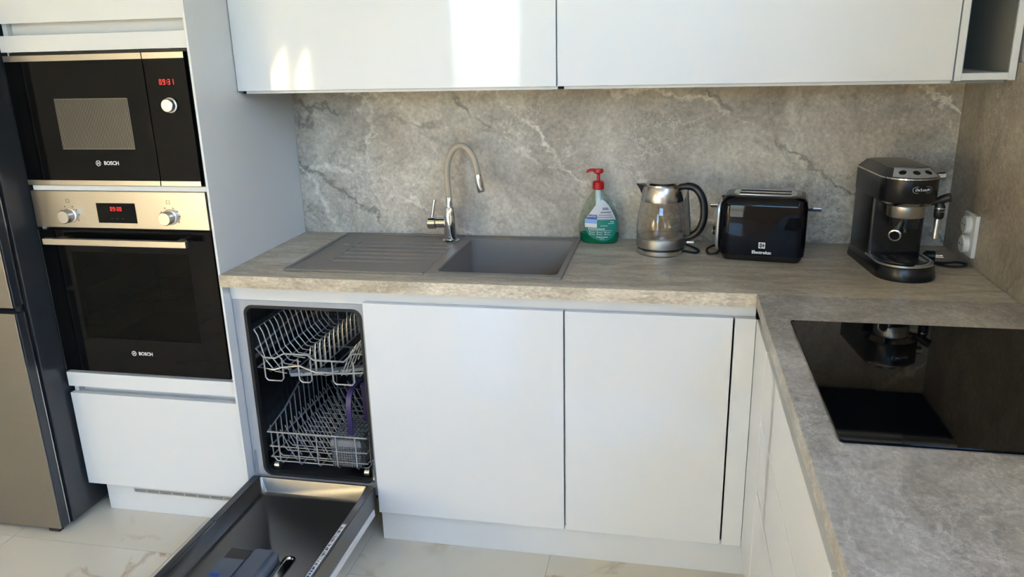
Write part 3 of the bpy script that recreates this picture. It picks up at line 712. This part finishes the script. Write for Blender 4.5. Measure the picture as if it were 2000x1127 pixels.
mb = MB().box(SX0, -1.5605, SY0, SY1, ZC + .0006, zt - .0015)
dk = obj('drainer', mb, 'sink', t, bevel=.0015)
for q in ((SX0, SX0 + .012, SY0, SY1), (SX0 + .0121, -1.5605, SY0, SY0 + .012), (SX0 + .0121, -1.5605, SY1 - .012, SY1)): obj('raised_lip', B(*q, zt - .0015, zt + .002), 'sink', dk, bevel=.001)
for q in ((bx0 - .02, SX1 - .0005, SY0 + .0005, SY0 + .010), (bx0 - .02, SX1 - .0005, SY1 - .010, SY1 - .0005), (SX1 - .0105, SX1 - .0005, SY0 + .0105, SY1 - .0105)): obj('raised_lip', B(*q, zt, zt + .002), 'sink', t, bevel=.001)
for k in range(6):
    y = -.165 - .049 * k; obj('drainer_ridge', MB().prism([(y - .006, zt - .0016), (y + .006, zt - .0016), (y + .003, zt + .0012), (y - .003, zt + .0012)], 'x', -1.895, -1.565), 'sink', dk)
obj('drainer_ridge', B(-1.899, -1.8955, -.42, -.16, zt - .0016, zt + .0008), 'sink', dk)
obj('maker_badge', B(-1.945, -1.925, -.205, -.199, zt - .0014, zt - .0008), 'chrome', dk)
obj('overflow', MB().cyl((bx0 + .003, -.40, ZC - .045), (bx0 + .0075, -.40, ZC - .045), .013, n=20), 'chrome', t)
obj('drain', MB().lathe([(.045, 0), (.045, .003), (.03, .003), (.028, .0015)], 28, ((bx0 + bx1) / 2, -.29, ZC - .1895)), 'chrome', t)

# ------------------------------------------------------------------ faucet
fx, fy, fz = -1.588, -.122, ZC + .0058
t = thing('faucet', 'chrome mixer tap with a beige bendable hose spout and side lever', 'faucet', (fx, fy, fz))
obj('base_ring', MB().lathe([(.029, 0), (.029, .004), (.026, .007)], 28), 'chrome', t, world=False)
obj('body', MB().lathe([(.0225, .0072), (.022, .09), (.020, .112), (.0165, .118)], 28), 'chrome', t, world=False)
obj('hose_collar', MB().lathe([(.0125, .1182), (.0125, .150), (.011, .152)], 24), 'chrome', t, world=False)
pth = [(0, 0, .150), (-.003, 0, .20), (-.002, 0, .245), (.004, -.001, .275), (.018, -.003, .302), (.036, -.005, .318), (.056, -.007, .321), (.076, -.009, .309), (.092, -.011, .284), (.101, -.013, .254), (.106, -.014, .228)]
sm = smooth_path(pth, 6)
obj('hose_spout', MB().tube(sm, .0103, 16), 'hose', t, world=False)
a = Vector(pth[-1]); dv = (a - Vector(pth[-2])).normalized()
obj('spray_head', MB().tube([a - dv * .001, a + dv * .004, a + dv * .054, a + dv * .057], [.0118, .0128, .0140, .0125], 24), 'chrome', t, world=False)
obj('lever_hub', MB().tube([(-.016, 0, .063), (-.048, 0, .062)], .0165, 24), 'chrome', t, world=False)
lv = obj('lever_cap', MB().tube([(-.0485, 0, .062), (-.051, 0, .062), (-.074, 0, .061), (-.077, 0, .061)], [.018, .0205, .0205, .018], 24), 'chrome', t, world=False)
obj('lever_pin', MB().tube([(-.062, 0, .081), (-.055, .002, .120), (-.051, .003, .141)], [.0050, .0062, .0066], 14), 'chrome', lv, world=False)

# ------------------------------------------------------------------ soap bottle
t = thing('soap_bottle', 'clear pump bottle of green dish soap with a red pump head', 'bottle', (-1.088, -.070, ZC + .0005), math.radians(-4)); t.scale = (1.10, 1.05, 1.0)
PROF = [(0, .050, .024), (.004, .055, .027), (.02, .060, .029), (.05, .063, .029), (.08, .060, .028), (.11, .051, .025), (.135, .040, .021), (.155, .028, .018), (.168, .018, .015), (.178, .0145, .0145)]
def interp(z):
    for (z0, a0, b0), (z1, a1, b1) in zip(PROF, PROF[1:]):
        if z <= z1: k = (z - z0) / (z1 - z0); return a0 + (a1 - a0) * k, b0 + (b1 - b0) * k
    return PROF[-1][1:]
def ell(z, s=1.0, n=36, off=0.):
    a, b = interp(z); cx = -.004 * (z / .178)
    return [(cx + (a * s - off) * math.cos(2 * PI * i / n), (b * s - off) * math.sin(2 * PI * i / n), z) for i in range(n)]
zz = [0, .004, .012, .02, .035, .05, .065, .08, .095, .11, .123, .135, .145, .155, .162, .168, .178]
obj('bottle_body', MB().rings([ell(z) for z in zz], c1=False), 'bottle', t, world=False)
lz = [.002, .008, .02, .033]
obj('green_soap', MB().rings([ell(z, 1, 36, .0015) for z in lz]), 'soap', t, world=False)
def surf(x, z, e=.0006):
    a, b = interp(z); cx = -.004 * (z / .178); u = max(-.98, min(.98, (x - cx) / a)); return -b * math.sqrt(1 - u * u) - e
def lab(name, m, zlo, zhi, fl, fr, e, parent, nz=14, nx=12):
    v = []; f = []
    for j in range(nz + 1):
        z = zlo + (zhi - zlo) * j / nz
        for i in range(nx + 1):
            x = fl(z) + (fr(z) - fl(z)) * i / nx; v.append((x, surf(x, z, e), z))
    for j in range(nz):
        for i in range(nx): q = j * (nx + 1) + i; f.append((q, q + 1, q + nx + 2, q + nx + 1))
    return obj(name, MB().add(v, f), m, parent, world=False)
# teardrop outline of the label
LZ = [(.010, .010, .022), (.018, -.012, .038), (.03, -.030, .048), (.05, -.041, .055), (.07, -.042, .055), (.09, -.034, .048), (.11, -.021, .040), (.13, -.008, .029), (.143, .004, .018), (.147, .009, .012)]
def LI(z, k):
    for p, q in zip(LZ, LZ[1:]):
        if z <= q[0]: return p[k] + (q[k] - p[k]) * (z - p[0]) / (q[0] - p[0])
    return LZ[-1][k]
lb = lab('label_bottom', 'labelg', .010, .082, lambda z: LI(z, 1), lambda z: LI(z, 2), .0007, t)
lt = lab('label_top', 'labelw', .0822, .147, lambda z: LI(z, 1), lambda z: LI(z, 2), .0007, t)
for z, w in ((.083, .002), (.089, .003), (.096, .003), (.104, .005)): lab('label_stripe', 'labelk', z, z + w, lambda q: LI(q, 1) + .030, lambda q: LI(q, 2) - .004, .0010, lt, 2)
lab('label_swirl', 'labelk', .114, .122, lambda q: .012, lambda q: LI(q, 2) - .006, .0010, lt, 3)
bb = lab('blue_panel', 'labelb', .075, .098, lambda z: max(LI(z, 1) + .001, -.040), lambda z: -.003, .0012, lb, 5)
lab('picture_panel', 'labell', .066, .0835, lambda z: -.041, lambda z: -.003, .0015, lb, 4)
lab('picture_panel', 'print', .056, .0695, lambda z: LI(z, 1) + .001, lambda z: -.003, .0018, lb, 4)
def onlab(x, z, e): return Matrix.Translation((x, surf(x, z, e), z)) @ Matrix.Rotation(-.12, 4, 'Z') @ Matrix.Rotation(PI / 2, 4, 'X')
text('lettering', 'SANITEC', .0072, 'print', lb, onlab(-.019, .0925, .0026), world=False, bold=.0001, ext=.0002)
mb = MB()
for z, a, b, h in ((.050, -.030, .022, .0030), (.0455, -.030, .042, .0012), (.023, -.004, .030, .0026), (.0175, .006, .020, .0018), (.074, .036, .047, .003), (.069, .030, .048, .002), (.0615, .008, .030, .0016)):
    n = max(3, int((b - a) / .006))
    for i in range(n):
        xa, xb = a + (b - a) * i / n, a + (b - a) * (i + .78) / n
        mb.add([(xa, surf(xa, z, .0011), z), (xb, surf(xb, z, .0011), z), (xb, surf(xb, z + h, .0011), z + h), (xa, surf(xa, z + h, .0011), z + h)], [(0, 1, 2, 3)])
for i in range(3):
    for j in range(2):
        xa = -.026 + .023 * i; z = .039 - .007 * j
        for s0, s1, hh in ((0, .003, .0035), (.0045, .017, .0012)):
            mb.add([(xa + s0, surf(xa + s0, z, .0011), z), (xa + s1, surf(xa + s1, z, .0011), z), (xa + s1, surf(xa + s1, z + hh, .0011), z + hh), (xa + s0, surf(xa + s0, z + hh, .0011), z + hh)], [(0, 1, 2, 3)])
obj('label_print', mb, 'print', lb, world=False, smooth=False)
nx = -.004
obj('dip_tube', MB().tube([(nx, 0, .178), (nx, 0, .150), (nx, 0, .012)], [.0095, .0095, .003], 12), 'whitep', t, world=False)
obj('pump_collar', MB().lathe([(.0155, .1785), (.0175, .180), (.0175, .1965), (.0165, .197), (.0165, .203), (.013, .206)], 28, (nx, 0, 0)), 'red', t, world=False)
obj('pump_stem', MB().lathe([(.0055, .206), (.0045, .230)], 14, (nx, 0, 0)), 'red', t, world=False)
ph = obj('pump_head', MB().lathe([(.007, .229), (.0145, .234), (.0150, .241), (.013, .2455), (.004, .2465)], 24, (nx, 0, 0)), 'red', t, world=False)
obj('nozzle', MB().tube(smooth_path([(nx - .008, 0, .241), (nx - .022, -.002, .2415), (nx - .030, -.003, .239), (nx - .034, -.003, .234)], 4), [.0048] * 5 + [.0044] * 4 + [.0036] * 4, 10), 'red', ph, world=False)

# ------------------------------------------------------------------ kettle
t = thing('kettle', 'glass kettle with steel collar and black handle on its base', 'kettle', (-.884, -.182, ZC + .0005), math.radians(-10))
obj('power_base', MB().lathe([(.070, 0), (.074, .003), (.074, .014), (.072, .016)], 40), 'kettlesteel', t, world=False)
obj('black_ring', MB().lathe([(.0715, .0162), (.0715, .0215)], 40), 'black', t, world=False)
obj('steel_foot', MB().lathe([(.0735, .0217), (.0760, .024), (.0765, .050), (.0755, .052)], 40), 'footsteel', t, world=False)
obj('heating_plate', MB().lathe([(.072, .0522), (.072, .0535), (.058, .055), (.055, .0542)], 40), 'kettlesteel', t, world=False)
prof = [(.0755, .0522), (.0775, .070), (.0778, .085), (.0765, .105), (.0735, .125), (.0695, .145), (.0652, .163), (.0640, .168)]
obj('glass_body', MB().lathe(prof + [(r - .0022, z) for r, z in prof[::-1]], 44, c0=False, c1=False), 'clear', t, world=False)
obj('steel_collar', MB().lathe([(.0655, .1662), (.0660, .168), (.0600, .205), (.0570, .2115)], 44), 'kettlesteel', t, world=False)
obj('lid', MB().lathe([(.0525, .2117), (.0525, .217), (.047, .223), (.030, .2255)], 40), 'kettlesteel', t, world=False)
def tri(z, w, x): return [(x, 0, z - .001), (-.052, -w, z), (-.047, 0, z), (-.052, w, z)]
mb = MB().rings([[(-.0595, -.010, .180), (-.062, 0, .176), (-.0595, .010, .180), (-.045, .006, .183), (-.045, -.006, .183)], [(-.058, -.018, .198), (-.071, 0, .197), (-.058, .018, .198), (-.042, .010, .2), (-.042, -.010, .2)], [(-.055, -.020, .2135), (-.083, 0, .2150), (-.055, .020, .2135), (-.042, .012, .2118), (-.042, -.012, .2118)]])
obj('spout', mb, 'black', t, world=False)
pth = smooth_path([(.050, 0, .2085), (.080, 0, .2125), (.103, 0, .205), (.121, 0, .180), (.129, 0, .145), (.127, 0, .105), (.113, 0, .073), (.092, 0, .057), (.074, 0, .050)], 6)
RRi = []
for i, q in enumerate(pth):
    tt = (pth[min(i + 1, len(pth) - 1)] - pth[max(i - 1, 0)]).normalized(); u = Vector((0, 1, 0)); w = tt.cross(u).normalized(); k = i / (len(pth) - 1)
    hw = .0125 + .002 * math.sin(PI * k); ht = .0115 if k > .1 else .010
    RRi.append([q + hw * math.cos(2 * PI * e / 14) * u + ht * math.sin(2 * PI * e / 14) * w for e in range(14)])
hd = obj('handle', MB().rings(RRi), 'black', t, world=False)
obj('handle_spine', MB().rings([[(.0665 + .001, s * .011, .165) for s in (-1, 1)] + [(.078, s * .011, .20) for s in (1, -1)], [(.079, s * .010, .10) for s in (-1, 1)] + [(.088, s * .010, .10) for s in (1, -1)], [(.0775, s * .010, .052) for s in (-1, 1)] + [(.09, s * .010, .058) for s in (1, -1)]]), 'black', hd, world=False)
obj('switch', MB().box(.079, .105, -.008, .008, .034, .043), 'alu', t, world=False, bevel=.003)
cord = smooth_path([(.070, .01, .006), (.088, .006, .005), (.108, .0, .005), (.116, .02, .005), (.108, .045, .005), (.09, .07, .005), (.06, .10, .005), (.03, .125, .005)], 6)
obj('power_cord', MB().tube(cord, .0035, 8), 'rubber', t, world=False)

# ------------------------------------------------------------------ toaster
t = thing('toaster', 'glossy black two slot toaster with chrome top between kettle and coffee machine', 'toaster', (-.579, -.198, ZC + .0005), math.radians(-8.6)); t.scale = (1.07, 1.05, 1.03)
def rb(x0, x1, y0, y1, r, z): return [(x, y, z) for x, y in rr(x0, x1, y0, y1, r, 6)]
obj('foot_plinth', MB().rings([rb(-.102, .102, -.066, .066, .02, 0), rb(-.108, .108, -.074, .074, .026, .012), rb(-.110, .110, -.077, .077, .028, .020)]), 'black', t, world=False)
body = obj('body', MB().rings([rb(-.113, .113, -.080, .080, .026, .0202), rb(-.1145, .1145, -.0815, .0815, .027, .05), rb(-.1145, .1145, -.0800, .0800, .027, .130), rb(-.1145, .1145, -.0790, .0790, .027, .160), rb(-.112, .112, -.0765, .0765, .027, .175), rb(-.106, .106, -.070, .070, .026, .1855), rb(-.096, .096, -.060, .060, .024, .1890)]), 'blackgloss', t, world=False)
tp = obj('chrome_top', MB().rings([rb(-.083, .083, -.043, .043, .020, .1892), rb(-.083, .083, -.043, .043, .020, .1908), rb(-.081, .081, -.041, .041, .019, .1914)]), 'alu', t, world=False)
for y in (-.022, .022):
    obj('slot', MB().box(-.068, .068, y - .012, y + .012, .1915, .1921), 'rubber', tp, world=False)
    obj('rack_wire', MB().tube([(-.066, y + .004, .1930), (.066, y + .004, .1930)], .0014, 6), 'chrome', tp, world=False)
# pale side trim on the left end
def band(y, w): return [(-.1165 - w, y, .030), (-.1165 - w, y, .150), (-.112 - w, y, .165)]
mb = MB()
for s in (-1, 1):
    pts = smooth_path([(-.117, s * .052, .165), (-.1195, s * .062, .150), (-.1205, s * .066, .11), (-.1205, s * .066, .06), (-.1195, s * .056, .034), (-.118, s * .03, .026), (-.118, 0, .024)], 5)
    mb.tube(pts, .0058, 8)
obj('side_trim', mb, 'alu', t, world=False)
obj('end_panel', MB().box(-.1195, -.1135, -.056, .056, .032, .158), 'black', t, world=False, bevel=.004)
obj('dial', MB().tube([(-.1196, -.022, .075), (-.135, -.022, .075), (-.137, -.022, .075)], [.014, .0135, .012], 22), 'black', t, world=False)
obj('dial_face', MB().tube([(-.1371, -.022, .075), (-.1378, -.022, .075)], .011, 20), 'alu', t, world=False)
for s in (-1, 1):
    lv = obj('lever', MB().box(s * .1150 if s > 0 else -.1495, s * .1495 if s > 0 else -.1198, -.006, .006, .141, .149), 'black', t, world=False, bevel=.002)
    obj('lever_tip', MB().box(*( (.126, .150) if s > 0 else (-.150, -.126)), -.016, .016, .1492, .1535), 'chrome', lv, world=False, bevel=.0015)
ff = Matrix.Translation((.0, -.0827, .043)) @ Matrix.Rotation(PI / 2, 4, 'X')
text('lettering', 'Electrolux', .0125, 'print', body, Matrix.Translation((.002, -.0823, .0305)) @ Matrix.Rotation(PI / 2, 4, 'X'), world=False, bold=.00045)
mb = MB(); cx, cz, s = .002, .0515, .0088; y0, y1 = -.0824, -.0818
mb.box(cx - s, cx + s, y0, y1, cz - s, cz + s); lg = obj('square_emblem', mb, 'print', body, world=False, smooth=False)
mb = MB(); q = .0072
mb.rings([[(cx + q * math.cos(a), y, cz + q * math.sin(a)) for a in [math.radians(100 + 160 * i / 12) for i in range(13)]] for y in (y0 - .0004, y0 - .0001)])
mb2 = MB()
def fan(a0, a1):
    return [(cx + q * .12, cz + q * .0)] + [(cx + q * math.cos(math.radians(a0 + (a1 - a0) * i / 8)), cz + q * math.sin(math.radians(a0 + (a1 - a0) * i / 8))) for i in range(9)]
for a0, a1 in ((95, 172), (188, 265), (-60, 60)):
    P2 = fan(a0, a1); mb2.rings([[(x, y, z) for x, z in P2] for y in (y0 - .0004, y0 - .0001)])
obj('emblem_leaf', mb2, 'dprint', body, world=False, smooth=False)
cord = smooth_path([(-.09, .078, .012), (-.13, .085, .006), (-.155, .03, .005), (-.145, -.03, .005), (-.125, -.02, .005), (-.118, .03, .005)], 6)
obj('power_cord', MB().tube(cord, .0035, 8), 'rubber', t, world=False)

# ------------------------------------------------------------------ espresso machine
t = thing('espresso_machine', 'slim black espresso machine with chrome trim in the corner', 'coffee machine', (-.229, -.288, ZC + .0005), math.radians(5.5))
def cap(w, yb, ys, yf, z, n=14, c=.012):     # plan outline: square back, rounded nose towards -y
    o = [(w, yb - c, z), (w - c, yb, z), (-w + c, yb, z), (-w, yb - c, z)]
    for i in range(n + 1):
        a = PI + PI * i / n; o.append((w * math.cos(a), ys + (ys - yf) * math.sin(a), z))
    return o
obj('base', MB().rings([cap(.079, .160, -.085, -.168, 0), cap(.080, .160, -.085, -.170, .006), cap(.076, .158, -.085, -.160, .034), cap(.073, .155, -.085, -.154, .037)]), 'blacksatin', t, world=False)
tr = obj('drip_tray', MB().rings([cap(.0745, .02, -.085, -.155, .0372), cap(.0745, .02, -.085, -.155, .0425), cap(.070, .018, -.085, -.148, .044)]), 'chrome', t, world=False)
gr = obj('drip_grid', MB().rings([cap(.063, .012, -.085, -.138, .0442), cap(.063, .012, -.085, -.138, .0455)]), 'blacksatin', t, world=False)
for i in range(-2, 3): obj('grid_slot', MB().box(i * .022 - .007, i * .022 + .007, -.115, -.045, .0456, .0461), 'rubber' if i % 2 else 'chrome', gr, world=False)
obj('column', MB().rings([[(x, y, z) for x, y in rr(-.073, .073, -.005, .158, .010, 4)] for z in (.0372, .2045)]), 'blacksatin', t, world=False)
hd = obj('head', MB().rings([cap(.074, .160, -.045, -.118, .2048), cap(.075, .160, -.045, -.120, .2075), cap(.075, .160, -.045, -.120, .2680)]), 'blacksatin', t, world=False)
obj('head_skirt', MB().rings([cap(.062, .02, -.045, -.102, .1935), cap(.073, .02, -.045, -.116, .2046)]), 'chrome', t, world=False)
obj('chrome_rim', MB().rings([cap(.0757, .1607, -.045, -.1207, .2682), cap(.0757, .1607, -.045, -.1207, .2715)]), 'chrome', t, world=False)
obj('hood', MB().rings([cap(.0745, .1600, -.045, -.1195, .2717, 24), cap(.056, .146, -.030, -.072, .2925, 24), cap(.054, .144, -.030, -.070, .2925, 24)]), 'hood', t, world=False)
obj('cup_warmer', MB().rings([cap(.052, .142, -.030, -.067, .2927), cap(.052, .142, -.030, -.067, .2942), cap(.050, .140, -.030, -.065, .2948)]), 'footsteel', t, world=False)
A = cap(.0745, .1600, -.045, -.1195, .2717, 24)[4:]; Bq = cap(.056, .146, -.030, -.072, .2925, 24)[4:]; v = []; f = []
for k in range(5, 20):
    for w in (.03, .95): p = Vector(A[k]).lerp(Vector(Bq[k]), w); v.append((p.x, p.y - .0010, p.z + .0020))
for k in range(14): f.append((2 * k, 2 * k + 2, 2 * k + 3, 2 * k + 1))
cpn = obj('button_panel', MB().add(v, f), 'silver', t, world=False)
for k in (8, 12, 16):
    p = Vector(A[k]).lerp(Vector(Bq[k]), .52); q = (Vector(A[k]) - Vector(Bq[k])).normalized(); sd2 = (Vector(A[k + 1]) - Vector(A[k - 1])).normalized(); nn = q.cross(sd2); nn = nn if nn.z > 0 else -nn
    obj('button', MB().tube([p, p + nn * .0035, p + nn * .0045], [.0095, .0095, .008], 18), 'black', cpn, world=False)
# raised oval badge on the bulging front
mb = MB(); bz = .243; bw = .0265; bh = .0088
def hs(x): return -.045 - .075 * math.sqrt(max(0, 1 - (x / .075) ** 2))
def pill(e, k, n=8):
    o = []
    for s, a0 in ((1, -90), (-1, 90)):
        for i in range(n + 1):
            a = math.radians(a0 + 180 * i / n); x = s * (bw - bh) + bh * k * math.cos(a); o.append((.012 + x, hs(.012 + x) - e, bz + bh * k * math.sin(a)))
    return o
bd = obj('badge', MB().rings([pill(-.001, 1.), pill(.0012, 1.), pill(.0012, .84), pill(.0006, .84)], c0=False, c1=False), 'chrome', t, world=False)
obj('badge_field', MB().rings([pill(.0007, .83)], c0=False, c1=True), 'blackgloss', bd, world=False)
tx = text('lettering', "De'Longhi", .0098, 'print', bd, Matrix.Identity(4), world=False, bold=.0002, shear=.15)
for v in tx.data.vertices: v.co = Vector((.012 + v.co.x, hs(.012 + v.co.x) - .0011 - v.co.z, bz + v.co.y))
# brew group and portafilter
gx, gy = 0, -.052
obj('brew_ring', MB().lathe([(.046, .160), (.0475, .162), (.0475, .1915), (.046, .1932)], 36, (gx, gy, 0)), 'steel', t, world=False)
pf = obj('portafilter', MB().lathe([(.022, .1265), (.036, .130), (.038, .1595)], 32, (gx, gy, 0)), 'black', t, world=False)
obj('spouts', MB().tube([(gx + .006, gy, .126), (gx + .006, gy, .114)], .009, 14).tube([(gx - .012, gy, .126), (gx - .012, gy, .112)], .007, 14), 'black', pf, world=False)
h0 = Vector((gx - .018, gy - .030, .149)); h1 = Vector((gx - .062, gy - .112, .133))
obj('handle', MB().tube([h0, h0.lerp(h1, .3), h0.lerp(h1, .8), h1], [.0085, .009, .0115, .013], 18), 'black', pf, world=False)
dv = (h1 - h0).normalized()
obj('handle_ring', MB().tube([h1 + dv * .0001, h1 + dv * .006, h1 + dv * .007], [.0158, .0158, .014], 26), 'chrome', pf, world=False)
obj('handle_end', MB().tube([h1 + dv * .0072, h1 + dv * .0084], [.0125, .0115], 22), 'blackgloss', pf, world=False)
# steam knob and wand on the right
obj('steam_knob', MB().tube([(.0762, -.005, .262), (.092, -.005, .262), (.108, -.005, .262), (.110, -.005, .262)], [.010, .010, .0125, .011], 20), 'chrome', t, world=False)
wn = obj('steam_joint', MB().tube(smooth_path([(.050, -.050, .200), (.072, -.060, .2005), (.092, -.072, .212), (.102, -.078, .216)], 4), [.010] * 6 + [.012] * 7, 14), 'black', t, world=False)
obj('wand_grip', MB().tube([(.081, -.064, .200), (.083, -.066, .188), (.082, -.067, .160), (.081, -.067, .155)], [.010, .0135, .0130, .009], 18), 'black', wn, world=False)
for z in (.186, .177): obj('grip_band', MB().tube([(.083, -.066, z), (.083, -.066, z - .0028)], .0137, 18), 'chrome', wn, world=False)
obj('wand_tube', MB().tube([(.081, -.067, .1548), (.0795, -.068, .10), (.0795, -.068, .098)], [.0088, .0078, .006], 18), 'alu', wn, world=False)
cord = smooth_path([(.06, .150, .012), (.085, .13, .006), (.115, .075, .006), (.125, .02, .006), (.150, -.015, .006), (.190, -.012, .006), (.2065, .010, .006), (.190, .030, .006), (.150, .022, .006), (.115, .030, .008), (.100, .050, .012)], 6)
pc = obj('power_cord', MB().tube(cord, .0037, 8), 'rubber', t, world=False)
obj('plug', MB().tube([(.100, .050, .013), (.112, .062, .015), (.120, .068, .016), (.139, .062, .016), (.142, .061, .016)], [.006, .011, .0155, .0155, .013], 16), 'black', pc, world=False)
for dy in (-.0095, .0095): obj('pin', MB().tube([(.142 + dy * .3, .061 + dy, .016), (.161 + dy * .3, .055 + dy, .016)], .0024, 8), 'chrome', pc, world=False)

# ------------------------------------------------------------------ wall socket
t = thing('wall_socket', 'white double wall socket on the right splashback', 'socket', (-.0105, -.232, .985))
obj('cover_plate', B(-.0215, -.0105, -.278, -.186, .925, 1.046), 'whitep', t, bevel=.002)
for z in (.957, 1.014):
    mb = MB().tube([(-.0216, -.232, z), (-.0345, -.232, z), (-.0365, -.232, z)], [.0255, .0245, .022], 30)
    s = obj('socket_insert', mb, 'whitep', t)
    obj('socket_well', MB().tube([(-.0366, -.232, z), (-.0369, -.232, z)], .0185, 26), 'whitep', s)
    for dy in (-.0095, .0095): obj('pin_hole', MB().tube([(-.0370, -.232 + dy, z), (-.0373, -.232 + dy, z)], .0028, 12), 'rubber', s)

# ------------------------------------------------------------------ hob
t = thing('hob', 'black glass ceramic hob set into the right worktop', 'hob', (-.315, -1.11, ZC))
def hr_(z, e): return [(x, y, z) for x, y in rr(-.575 + e, -.055 - e, -1.408 + e, -.812 - e, .008, 4)]
obj('glass_plate', MB().rings([hr_(ZC + .0006, .001), hr_(ZC + .0040, 0), hr_(ZC + .0052, .0012)]), 'hobglass', t, smooth=False)
